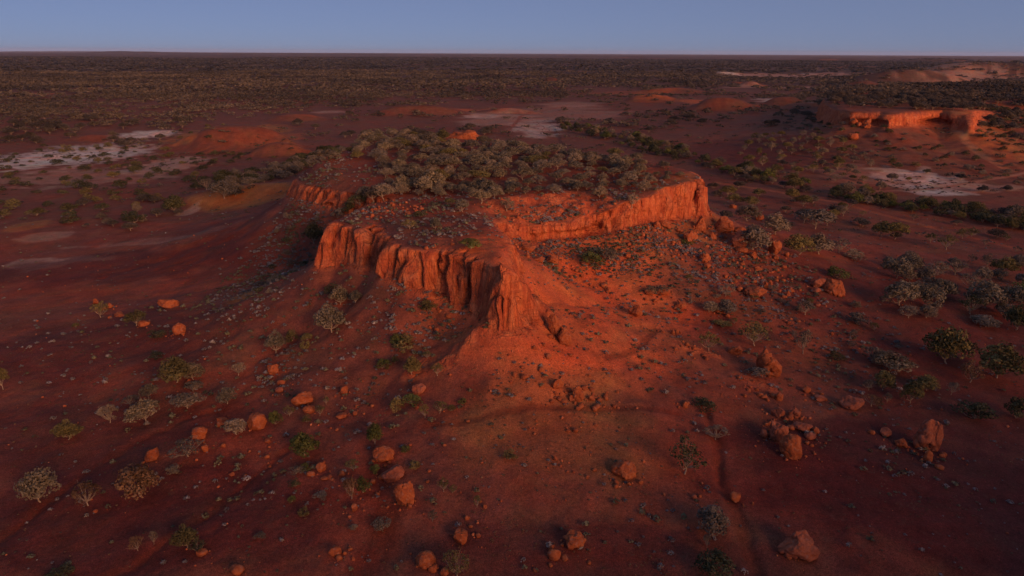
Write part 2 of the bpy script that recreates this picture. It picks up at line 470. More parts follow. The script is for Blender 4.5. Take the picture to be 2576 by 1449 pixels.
# ------------------------------------------------------------------ earth material
def earth_material():
    m, nt, b = new_mat('red_earth')
    g = NT(nt)
    pos = g.n('ShaderNodeNewGeometry').outputs['Position']
    at = g.n('ShaderNodeAttribute', attribute_name='tint').outputs['Color']
    rk = g.n('ShaderNodeAttribute', attribute_name='rock').outputs['Fac']
    n1 = g.noise(0.22, 6, .6, pos)
    n2 = g.noise(2.2, 5, .7, pos)
    n3 = g.noise(0.035, 5, .6, pos, 1.0)
    v1 = g.ramp(n1, [(.3, .75), (.7, 1.2)])
    v2 = g.ramp(n2, [(.25, .62), (.5, 1.0), (.75, 1.38)])
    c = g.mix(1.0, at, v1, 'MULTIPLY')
    c = g.mix(1.0, c, v2, 'MULTIPLY')
    c = g.mix(1.0, c, g.ramp(g.noise(7.0, 3, .7, pos), [(.3, .48), (.5, 1.0), (.68, 1.6)]), 'MULTIPLY')
    c = g.mix(g.ramp(n3, [(.45, 0.0), (.62, .45)]), c, g.mix(1.0, c, (1.5, .8, .55), 'MULTIPLY'))
    n4 = g.noise(.10, 6, .65, pos, .6)
    c = g.mix(g.ramp(n4, [(.47, 0.0), (.66, .55)]), c, g.mix(1.0, c, (.85, 1.35, 1.1), 'MULTIPLY'))
    c = g.mix(g.ramp(g.noise(.9, 6, .75, pos, .3), [(.55, 0.0), (.68, .5)]), c, (.13, .060, .040))
    # rock
    vc = g.n('ShaderNodeTexVoronoi', feature='DISTANCE_TO_EDGE'); vc.inputs['Scale'].default_value = .42
    wv = g.n('ShaderNodeVectorMath', operation='ADD'); g.l(g.mapping(pos, (1.0, 1.0, .20)), wv.inputs[0])
    nv = g.n('ShaderNodeTexNoise'); nv.inputs['Scale'].default_value = .8; nv.inputs['Detail'].default_value = 4; g.l(pos, nv.inputs['Vector']); g.l(nv.outputs[1], wv.inputs[1])
    g.l(wv.outputs[0], vc.inputs['Vector'])
    crack = g.ramp(vc.outputs['Distance'], [(0.0, 0.0), (.09, 1.0)])
    bed = g.noise(1.0, 5, .6, g.mapping(pos, (.12, .12, 1.6)), .3)
    sv_ = g.mapping(pos, (1.0, 1.0, 0.16))
    r1 = g.noise(0.55, 7, .62, sv_, .4)
    r2 = g.noise(2.6, 5, .65, sv_)
    r3 = g.noise(0.25, 4, .6, pos)
    rc = g.ramp(r1, [(.28, (.24, .050, .034)), (.45, (.48, .112, .050)), (.60, (.62, .18, .075)), (.78, (.70, .27, .14))])
    rc = g.mix(g.ramp(r2, [(.42, .0), (.72, .55)]), rc, (.27, .05, .022))
    rc = g.mix(g.ramp(r3, [(.52, .0), (.72, .5)]), rc, (.60, .24, .13))
    rc = g.mix(g.math('MULTIPLY', g.math('SUBTRACT', 1.0, crack), .28), rc, (.10, .028, .018))
    rc = g.mix(g.ramp(bed, [(.50, .0), (.66, .38)]), rc, (.22, .055, .032))
    c = g.mix(rk, c, rc)
    nt.links.new(c, b.inputs['Base Color'])
    hb = g.noise(1.3, 8, .72, pos)
    pv_ = g.n('ShaderNodeTexVoronoi'); pv_.inputs['Scale'].default_value = 2.4; g.l(pos, pv_.inputs['Vector'])
    peb = g.ramp(pv_.outputs['Distance'], [(.12, 1.0), (.34, 0.0)])
    pmask = g.ramp(g.noise(.25, 4, .7, pos), [(.42, 0.0), (.6, 1.0)])
    hb = g.math('ADD', hb, g.math('MULTIPLY', g.math('MULTIPLY', peb, pmask), .35))
    rk_b = g.math('ADD', .35, g.math('MULTIPLY', rk, .65))
    vor = g.n('ShaderNodeTexVoronoi'); vor.inputs['Scale'].default_value = 1.6; g.l(pos, vor.inputs['Vector'])
    bn = g.bump(hb, .6, .2)
    rh = g.math('ADD', g.math('ADD', r2, g.math('MULTIPLY', r1, 1.6)), g.math('ADD', g.math('MULTIPLY', crack, .35), g.math('MULTIPLY', bed, .8)))
    rbn = g.bump(rh, 1.0, .8, bn)
    rmx = g.n('ShaderNodeMix', data_type='VECTOR'); g.l(rk, rmx.inputs[0]); g.l(bn, rmx.inputs[4]); g.l(rbn, rmx.inputs[5])
    rb = rmx.outputs[1]
    nt.links.new(rb, b.inputs['Normal'])
    return m
EARTH = earth_material()

# colour patches of the soil, some with glow or edge shade painted in: (px, py, w, h, colour, amount)
WHITE = (.72, .61, .61); PINK = (.44, .25, .21); OCHRE = (.42, .16, .055); ORANGE = (.47, .125, .048); TALUS_GLOW = (.56, .135, .06); MAROON = (.115, .028, .028); DARKF = (.10, .055, .052)
PATCH = [(190,388,265,70,WHITE,1),(110,400,130,60,WHITE,.7),(370,338,120,22,WHITE,1),(410,332,70,10,WHITE,1),(420,412,150,50,PINK,.9),(230,440,380,50,PINK,.5),(120,670,200,34,PINK,.9),(420,632,420,18,PINK,.4),
 (70,575,80,40,OCHRE,.55),(100,605,90,30,PINK,.5),(1215,294,110,11,WHITE,.9),(1345,322,125,40,WHITE,.62),(1270,300,230,36,PINK,.6),(1430,265,170,14,PINK,.5),
 (1420,285,300,40,PINK,.45),(2310,463,190,50,WHITE,.85),(2360,492,130,16,WHITE,.8),(2440,480,200,26,PINK,.6),(2180,455,220,50,PINK,.35),(1960,262,100,22,WHITE,.6),(1990,190,320,12,PINK,.9),(1830,187,60,4,WHITE,.7),(2050,185,60,4,WHITE,.7),
 (1640,216,90,5,PINK,.8),(2330,196,340,30,PINK,.8),(1950,218,220,4,PINK,.7),(830,278,90,8,PINK,.7),(1080,278,40,5,WHITE,.5),(60,235,160,6,ORANGE,.8),(260,222,120,5,ORANGE,.7),
 (580,335,220,60,OCHRE,.9),(690,345,140,30,ORANGE,.5),(640,532,320,44,OCHRE,.75),(480,545,50,22,PINK,.8),(630,820,90,50,OCHRE,.8),(2400,380,160,120,OCHRE,.45),(2300,370,130,120,ORANGE,.5),
 (1090,276,230,12,ORANGE,1),(1260,276,120,9,ORANGE,.9),(1700,232,150,8,ORANGE,.8),(1630,258,130,9,ORANGE,.8),(1740,262,60,12,ORANGE,.8),(760,293,130,8,ORANGE,.8),(1386,204,50,9,ORANGE,1),(1888,212,52,9,ORANGE,1),(1600,235,200,10,ORANGE,.4),(1825,270,140,26,ORANGE,.8),(2185,212,80,10,ORANGE,.8),(2065,295,100,24,ORANGE,.6),
 (300,690,620,90,MAROON,.75),(640,700,380,90,MAROON,.5),(620,620,420,50,MAROON,.5),(1880,400,360,70,MAROON,.7),(300,900,600,200,MAROON,.6),(2300,1250,800,420,MAROON,1),(2350,1000,520,260,MAROON,.6),(330,1330,900,340,MAROON,.85),(1500,1440,1000,160,MAROON,.7),(200,1120,700,200,MAROON,.6),(1990,1320,260,220,MAROON,.5),(2250,800,640,200,MAROON,.6),  # maroon flats; bottom and side patches also paint edge darkening into the soil
 (1340,960,400,300,TALUS_GLOW,.8),(1400,1160,560,240,OCHRE,.28),(1540,860,400,300,TALUS_GLOW,.9),(1690,690,240,90,OCHRE,.4),(1180,900,180,120,ORANGE,.35),(1850,450,260,40,MAROON,.4)]  # orange talus fan, its two main patches brightened to paint in the evening glow
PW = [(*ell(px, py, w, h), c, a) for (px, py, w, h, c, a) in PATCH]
TRACKS = [(line_w([(1268,335),(1285,325),(1300,308),(1310,292),(1345,280),(1420,270)]), 2.6, (.30,.10,.07), 1),
          (line_w([(1800,468),(1950,492),(2100,520),(2250,556),(2400,590),(2600,640)]), 2.5, (.36,.11,.06), .8),
          (line_w([(2130,488),(2250,486),(2380,480),(2480,465),(2600,448)]), 2.2, (.40,.16,.12), .9),
          (line_w([(2300,325),(2345,350),(2365,375),(2420,410),(2480,430),(2540,448)]), 3.4, (.40,.20,.12), .55)]
def tint_of(x, y, dist, zone):
    r = np.hypot(x, y)
    c = np.empty((len(x), 3)); c[:] = (.225, .064, .048)
    n = fbm2(x / 45, y / 45, 4, 71)
    k = np.clip(n * 1.2 + .45, 0, 1)[:, None]
    c = c * (1 - k * .55) + np.array((.28, .086, .050)) * k * .55
    mid = (sstep(200, 420, r) * .55)[:, None]
    c = c * (1 - mid) + np.array((.155, .067, .049)) * mid
    far = sstep(700, 2200, r)[:, None]
    c = c * (1 - far) + np.array(DARKF) * far
    nn = fbm2(x / 12, y / 12, 4, 75)
    nf = fbm2(x / 60, y / 25, 4, 77)
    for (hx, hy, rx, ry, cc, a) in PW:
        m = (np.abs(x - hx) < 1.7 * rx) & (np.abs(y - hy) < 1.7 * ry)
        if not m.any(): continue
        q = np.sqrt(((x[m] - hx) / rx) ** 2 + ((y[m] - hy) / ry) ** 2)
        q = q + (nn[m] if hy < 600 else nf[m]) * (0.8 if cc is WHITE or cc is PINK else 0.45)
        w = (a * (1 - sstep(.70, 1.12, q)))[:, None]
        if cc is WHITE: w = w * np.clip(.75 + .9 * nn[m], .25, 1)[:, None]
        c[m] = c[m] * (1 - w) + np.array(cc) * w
    for L, w, cc, a in TRACKS:
        d = dist_line(x, y, L)
        k = (a * (1 - sstep(w * .5, w, d)))[:, None]
        c = c * (1 - k) + np.array(cc) * k
    for L, w, dep in WASH:
        d = dist_line(x + nn * w, y, L)
        k = (.6 * (1 - sstep(w * .6, w * 1.6, d)))[:, None]
        c = c * (1 - k) + np.array((.16, .035, .022)) * k
    # plateau top: darker litter
    inn = (sstep(1, 12, -dist) * (zone > 0) * .55)[:, None]
    c = c * (1 - inn) + np.array((.21, .055, .034)) * inn
    # far bands
    band = fbm2(x / 900, y / 260, 4, 81)
    c = c * (1 + (band * .55 * sstep(900, 2500, r))[:, None])
    warm = (sstep(.34, .5, fbm2(x / 700, y / 180, 3, 91)) * sstep(1500, 2500, r) * .6)[:, None]
    c = c * (1 - warm) + np.array((.42, .14, .08)) * warm
    c = c * np.array((.80, .78, .70))
    return np.clip(c, 0, 1)

def build_terrain():
    th = np.radians(np.concatenate([np.linspace(-180, -47, 30)[:-1], np.linspace(-47, 47, NCOL), np.linspace(47, 180, 30)[1:]]))
    r = [0.01, 10, 25, 40]
    v = 52.0
    while v < 45000:
        r.append(v)
        if v < 225: v += .34 * RS
        elif v < 345: v += .8 * RS
        elif v < 430: v += 1.6 * RS
        elif v < 530: v += 1.0 * RS
        else: v += max(2.0, v * (.010 if v < 2500 else .025)) * RS
    r = np.array(r)
    T, Rr = np.meshgrid(th, r)
    x = (Rr * np.sin(T)).ravel(); y = (Rr * np.cos(T)).ravel()
    X, Y, Z, rock, zone, dist = terrain(x, y, True)
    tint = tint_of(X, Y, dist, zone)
    nr, nc = len(r), len(th)
    i = np.arange(nr * nc).reshape(nr, nc)
    q = np.stack([i[:-1, :-1], i[:-1, 1:], i[1:, 1:], i[1:, :-1]], -1).reshape(-1, 4)[:, ::-1]
    fz = zone[q].max(1)
    V = np.stack([X, Y, Z], -1)
    for zid, name, label, cat in ((0, 'ground', 'red desert plain with dry washes and pale clay pans', 'ground'),
                                  (1, 'mesa', 'flat-topped red mesa with fluted orange cliffs and rubble slopes', 'mesa'),
                                  (2, 'far_mesa', 'distant red mesa on the right with a hollowed orange cliff', 'mesa')):
        qq = q[fz == zid]
        used, inv = np.unique(qq, return_inverse=True)
        me = mesh_np(name, V[used], inv.reshape(-1, 4), True)
        a = me.attributes.new('tint', 'FLOAT_COLOR', 'POINT')
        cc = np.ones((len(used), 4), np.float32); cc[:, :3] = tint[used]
        a.data.foreach_set('color', cc.ravel())
        a = me.attributes.new('rock', 'FLOAT', 'POINT'); a.data.foreach_set('value', rock[used].astype(np.float32))
        o = obj(name, me, EARTH); tag(o, label, cat, kind='structure')
    print('terrain', len(V))
NCOL, RS = 860, 1.0
HAZE = 1.3e-5
build_terrain()
# ------------------------------------------------------------------ vegetation and rock meshes
rng = np.random.RandomState(11)

def leaf_mat(name, c1, c2, c3):
    m, nt, b = new_mat(name, .9)
    g = NT(nt)
    pos = g.n('ShaderNodeNewGeometry').outputs['Position']
    oi = g.n('ShaderNodeObjectInfo').outputs['Random']
    n = g.noise(1.1, 3, .6, pos)
    c = g.ramp(n, [(.32, c1), (.55, c2), (.75, c3)])
    c = g.mix(1.0, c, g.ramp(g.noise(.14, 2, .5, pos), [(.35, .68), (.65, 1.35)]), 'MULTIPLY')
    k = g.ramp(oi, [(0, (.72, .74, .78)), (.5, (1.0, .97, .92)), (1, (1.22, 1.12, .95))])
    c = g.mix(1.0, c, k, 'MULTIPLY')
    nt.links.new(c, b.inputs['Base Color'])
    b.inputs['Transmission Weight'].default_value = 0
    return m
M_PALE = leaf_mat('mulga_foliage', (.09, .078, .062), (.14, .124, .10), (.205, .182, .143))
M_GREY = leaf_mat('grey_foliage', (.105, .088, .075), (.155, .132, .112), (.21, .175, .145))
M_OLIVE = leaf_mat('olive_foliage', (.075, .066, .030), (.125, .108, .048), (.19, .155, .07))
M_GREEN = leaf_mat('green_foliage', (.050, .062, .020), (.095, .110, .036), (.15, .155, .055))
M_DARK = leaf_mat('dark_foliage', (.035, .040, .022), (.060, .063, .036), (.095, .09, .055))
M_RED = leaf_mat('brown_foliage', (.10, .055, .035), (.145, .085, .050), (.19, .12, .07))
M_SALT = leaf_mat('saltbush_foliage', (.12, .11, .112), (.21, .19, .20), (.33, .30, .305))
M_SALTG = leaf_mat('green_saltbush_foliage', (.085, .085, .06), (.13, .13, .09), (.18, .175, .12))
M_WOOD = leaf_mat('far_woodland_foliage', (.044, .041, .044), (.078, .071, .072), (.124, .112, .107))
m, nt, b = new_mat('pale_bark', .9); g = NT(nt)
nt.links.new(g.ramp(g.noise(3, 4, .6, g.n('ShaderNodeNewGeometry').outputs['Position']), [(.3, (.20, .145, .11)), (.7, (.36, .28, .23))]), b.inputs['Base Color'])
M_BARK = m

def boulder_mat(name, warm):
    m, nt, b = new_mat(name, .95); g = NT(nt)
    tc = g.n('ShaderNodeTexCoord').outputs['Object']
    oi = g.n('ShaderNodeObjectInfo').outputs['Random']
    mp = g.n('ShaderNodeMapping'); g.l(tc, mp.inputs[0])
    cmb = g.n('ShaderNodeCombineXYZ'); g.l(g.math('MULTIPLY', oi, 90.0), cmb.inputs[0]); g.l(cmb.outputs[0], mp.inputs['Location'])
    v = mp.outputs[0]
    n1 = g.noise(.9, 7, .65, v, .5); n2 = g.noise(5.0, 6, .7, v); n3 = g.noise(2.2, 3, .5, v)
    if warm:
        c = g.ramp(n1, [(.28, (.16, .040, .022)), (.5, (.30, .080, .032)), (.72, (.40, .135, .058))])
    else:
        c = g.ramp(n1, [(.28, (.15, .05, .035)), (.5, (.28, .085, .05)), (.72, (.40, .14, .08))])
    c = g.mix(g.ramp(n2, [(.56, .0), (.70, .75)]), c, (.09, .035, .028))
    c = g.mix(g.ramp(n3, [(.56, .0), (.70, .45)]), c, (.30, .17, .14))
    nt.links.new(c, b.inputs['Base Color'])
    bn = g.bump(g.math('ADD', n1, g.math('MULTIPLY', n2, .5)), .7, .35)
    nt.links.new(bn, b.inputs['Normal'])
    return m
M_ROCK = boulder_mat('orange_rock', True); M_ROCKD = boulder_mat('dark_red_rock', False)
m, nt, b = new_mat('rubble_rock'); g = NT(nt)
nt.links.new(g.ramp(g.noise(.9, 3, .5, g.n('ShaderNodeNewGeometry').outputs['Position']), [(.35, (.22, .055, .03)), (.55, (.36, .10, .045)), (.7, (.46, .17, .09))]), b.inputs['Base Color'])
M_RUBBLE = m
_g = NT(M_WOOD.node_tree); _b = M_WOOD.node_tree.nodes['Principled BSDF']; _c = _b.inputs['Base Color'].links[0].from_socket
M_WOOD.node_tree.links.new(_g.mix(1.0, _c, _g.ramp(_g.noise(.0045, 5, .6, _g.n('ShaderNodeNewGeometry').outputs['Position']), [(.38, (.55, .56, .60)), (.62, (1.3, 1.22, 1.1))]), 'MULTIPLY'), _b.inputs['Base Color'])

def quads_on_blobs(C, R, n, size, up=0.0, flat=1.0, rs=rng, jit=.42):
    """n leaf quads on each blob (centres C, radii R); returns verts, faces"""
    k = len(C)
    d = rs.normal(size=(k, n, 3)); d /= np.linalg.norm(d, axis=2)[..., None]
    if up > 0:
        d[..., 2] = np.abs(d[..., 2]) * up + d[..., 2] * (1 - up)
        d /= np.linalg.norm(d, axis=2)[..., None]
    rad = R[:, None, None] * (0.80 + 0.28 * rs.rand(k, n, 1))
    P = C[:, None, :] + d * rad * np.array([1, 1, flat])
    nrm = d + rs.normal(size=d.shape) * jit
    nrm /= np.linalg.norm(nrm, axis=2)[..., None]
    a = np.cross(nrm, rs.normal(size=d.shape)); a /= np.linalg.norm(a, axis=2)[..., None]
    b_ = np.cross(nrm, a)
    s = size * (0.6 + 0.8 * rs.rand(k, n, 1))
    a = a * s; b_ = b_ * s * 0.7
    V = np.stack([P - a, P - b_ * .9, P + a, P + b_], 2).reshape(-1, 3)
    Fq = np.arange(len(V)).reshape(-1, 4)
    return V, Fq

def tube(P, R, k=5):
    P = np.array(P, float); n = len(P); V = []
    for i in range(n):
        t = P[min(i + 1, n - 1)] - P[max(i - 1, 0)]; t /= np.linalg.norm(t) + 1e-9
        u = np.cross(t, [0.3, 1, 0.2]); u /= np.linalg.norm(u); w = np.cross(t, u)
        for j in range(k):
            a = 2 * math.pi * j / k
            V.append(P[i] + R[i] * (u * math.cos(a) + w * math.sin(a)))
    Fq = [(i * k + j, i * k + (j + 1) % k, (i + 1) * k + (j + 1) % k, (i + 1) * k + j) for i in range(n - 1) for j in range(k)]
    return np.array(V), np.array(Fq)

def join(parts):
    V = []; Fq = []; o = 0
    for v, f in parts:
        V.append(v); Fq.append(f + o); o += len(v)
    return np.concatenate(V), np.concatenate(Fq)

def make_tree(kind, seed):
    """unit tree: crown about 1 wide, total height 1; scaled (w, w, h) when placed"""
    rs = np.random.RandomState(seed)
    if kind == 'umbrella':
        nc = rs.randint(24, 32); lo = .42; n = 74; sz = .021; rr = (.11, .175)
    elif kind == 'round':
        nc = rs.randint(26, 34); lo = .28; n = 74; sz = .022; rr = (.12, .19)
    elif kind == 'bush':
        nc = rs.randint(14, 20); lo = .16; n = 60; sz = .026; rr = (.13, .22)
    else:  # sparse
        nc = rs.randint(26, 34); lo = .38; n = 26; sz = .018; rr = (.06, .12)
    C = []; R = []
    lob = rs.rand(3) * 6.28; lop = .75 + .25 * rs.rand()
    tries = 0
    while len(C) < nc and tries < 4000:
        tries += 1
        a = rs.rand() * 6.283; q = math.sqrt(rs.rand())
        ext = .40 * (1 + .13 * math.cos(2 * a + lob[0]) + .08 * math.cos(3 * a + lob[1]))
        r = q * ext
        top = lo + (0.90 - lo) * math.sqrt(max(0, 1 - (q * .95) ** 2)) * (lop + (1 - lop) * math.cos(a + lob[2]))
        z = top - rs.rand() ** 2 * (top - lo) * .8
        R0 = rr[0] + rs.rand() * (rr[1] - rr[0])
        p = np.array([r * math.cos(a), r * math.sin(a), z])
        if all(np.linalg.norm(p - c) > (R0 + r0) * .50 for c, r0 in zip(C, R)):
            C.append(p); R.append(R0)
    C = np.array(C); R = np.array(R)
    V, Fq = quads_on_blobs(C, R, n, sz * 1.5, .25, .85, rs)
    # limbs
    parts = []
    fork = np.array([rs.normal() * .03, rs.normal() * .03, lo * (.45 if kind != 'bush' else .12)])
    parts.append(tube([(0, 0, -.12), (0, 0, 0), fork * [1, 1, .6], fork], [.030, .026, .021, .019]))
    idx = rs.permutation(len(C))[:9 if kind != 'sparse' else 16]
    for i in idx:
        e = C[i]
        m1 = fork * .55 + e * .45 + np.array([0, 0, -.06]) + rs.normal(size=3) * .02
        parts.append(tube([fork, m1, e], [.015, .010, .004], 4))
        if kind == 'sparse':
            e2 = e + rs.normal(size=3) * .09
            parts.append(tube([m1, e2], [.007, .003], 3))
    Vt, Ft = join(parts)
    return (mesh_np('crown', V, Fq), mesh_np('trunk', Vt, Ft, True))

def make_shrub(seed, n=36, nb=4, sz=.085):
    rs = np.random.RandomState(seed)
    C = np.column_stack([np.clip(rs.normal(size=(nb, 2)), -1.2, 1.2) * .10, .22 + .16 * rs.rand(nb)]); R = .26 + .12 * rs.rand(nb)
    V, Fq = quads_on_blobs(C, R, n // nb + 1, sz * 1.5, .5, .9, rs, .45)
    return V, Fq

TREE = {}
for ki, kind in enumerate(('umbrella', 'round', 'bush', 'sparse')):
    TREE[kind] = [make_tree(kind, 100 * ki + i) for i in range(5)]
_mc = {}
def with_mat(me, mat):
    """mesh data sharing geometry but carrying its own material"""
    k = (me.name, mat.name)
    if k not in _mc:
        c = me.copy(); c.materials.clear(); c.materials.append(mat); _mc[k] = c
    return _mc[k]

PROTO = {}
def place_tree(p, w, h, kind, mat, name, label, cat, group=None, parts=True, rz=None):
    cm, tm = TREE[kind][rng.randint(5)]
    cm = with_mat(cm, mat); tm = with_mat(tm, M_BARK)
    rz = rng.rand() * 6.28 if rz is None else rz
    root = bpy.data.objects.new(name, None); col.objects.link(root)
    root.empty_display_size = .5
    root.location = (float(p[0]), float(p[1]), float(p[2]) - .05); root.rotation_euler = (rng.normal() * .05, rng.normal() * .05, rz)
    root.scale = (w, w * (.85 + .3 * rng.rand()), h)
    tag(root, label, cat, group)
    for nm, me in (('crown', cm), ('trunk', tm)):
        c = bpy.data.objects.new(nm, me); col.objects.link(c); c.parent = root
    return root

# ------------------------------------------------------------------ boulders
def ico(level):
    import bmesh
    bm = bmesh.new(); bmesh.ops.create_icosphere(bm, subdivisions=level, radius=1.0)
    V = np.array([v.co[:] for v in bm.verts]); Fq = np.array([[v.index for v in f.verts] for f in bm.faces]); bm.free()
    return V, Fq
ICO4 = ico(5); ICO3 = ico(3); ICO2 = ico(2)
def rock_verts(seed, shape, base):
    rs = np.random.RandomState(seed)
    V = base.copy()
    npl = {'round': 13, 'egg': 9, 'wedge': 10, 'angular': 14, 'tall': 8, 'slab': 8, 'lump': 10}[shape]
    cut = {'round': .84, 'egg': .90, 'wedge': .68, 'angular': .66, 'tall': .72, 'slab': .70, 'lump': .76}[shape]
    N = rs.normal(size=(npl, 3)); N /= np.linalg.norm(N, axis=1)[:, None]
    D = cut * (.82 + .3 * rs.rand(npl))
    for nrm, dd in zip(N, D):
        h = V @ nrm
        k = h > dd
        V[k] -= nrm * ((h[k] - dd) * .97)[:, None]
    if shape in ('wedge', 'tall'):
        t = np.clip(V[:, 2] * .5 + .5, 0, 1); s = 1 - t * (.62 if shape == 'wedge' else .35)
        V[:, 0] = V[:, 0] * s + t * rs.normal() * .12; V[:, 1] *= s
    o = rs.rand(3) * 50
    f = lambda k, s: perlin3(V[:, 0] * k + o[0], V[:, 1] * k + o[1], V[:, 2] * k + o[2], s)
    amp = {'round': .08, 'egg': .05, 'lump': .24}.get(shape, .10)
    disp = amp * (f(1.3, 1) * 1.6 + f(2.8, 2) * .8) + .05 * f(6, 3) + .03 * f(13, 4) - .10 * np.maximum(0, .10 - np.abs(f(1.9, 5))) / .10
    nr = base / np.linalg.norm(base, axis=1)[:, None]
    return V + nr * disp[:, None]

def boulder(p, wm, hm, shape, mat, label, seed, rz=None, tilt=0, cat='boulder', group=None, depth=None, base=None, name='boulder'):
    base = base or (ICO4 if wm > 2.0 else ICO3)
    V = rock_verts(seed, shape, base[0])
    V = V - (V.max(0) + V.min(0)) / 2; V /= (V.max(0) - V.min(0))
    rs = np.random.RandomState(seed + 5)
    c, s = math.cos(tilt), math.sin(tilt)
    V = V * np.array([wm, (depth or .85) * wm, hm])
    if tilt:
        V = np.column_stack([V[:, 0] * c - V[:, 2] * s, V[:, 1], V[:, 0] * s + V[:, 2] * c])
    V[:, 2] -= V[:, 2].min(); V[:, 2] -= .20 * hm
    me = mesh_np(name, V, base[1], True)
    o = obj(name, me, mat)
    o.location = (float(p[0]), float(p[1]), float(p[2]))
    o.rotation_euler = (0, 0, (rs.rand() - .5) * .8 if rz is None else rz)
    return tag(o, label, cat, group)

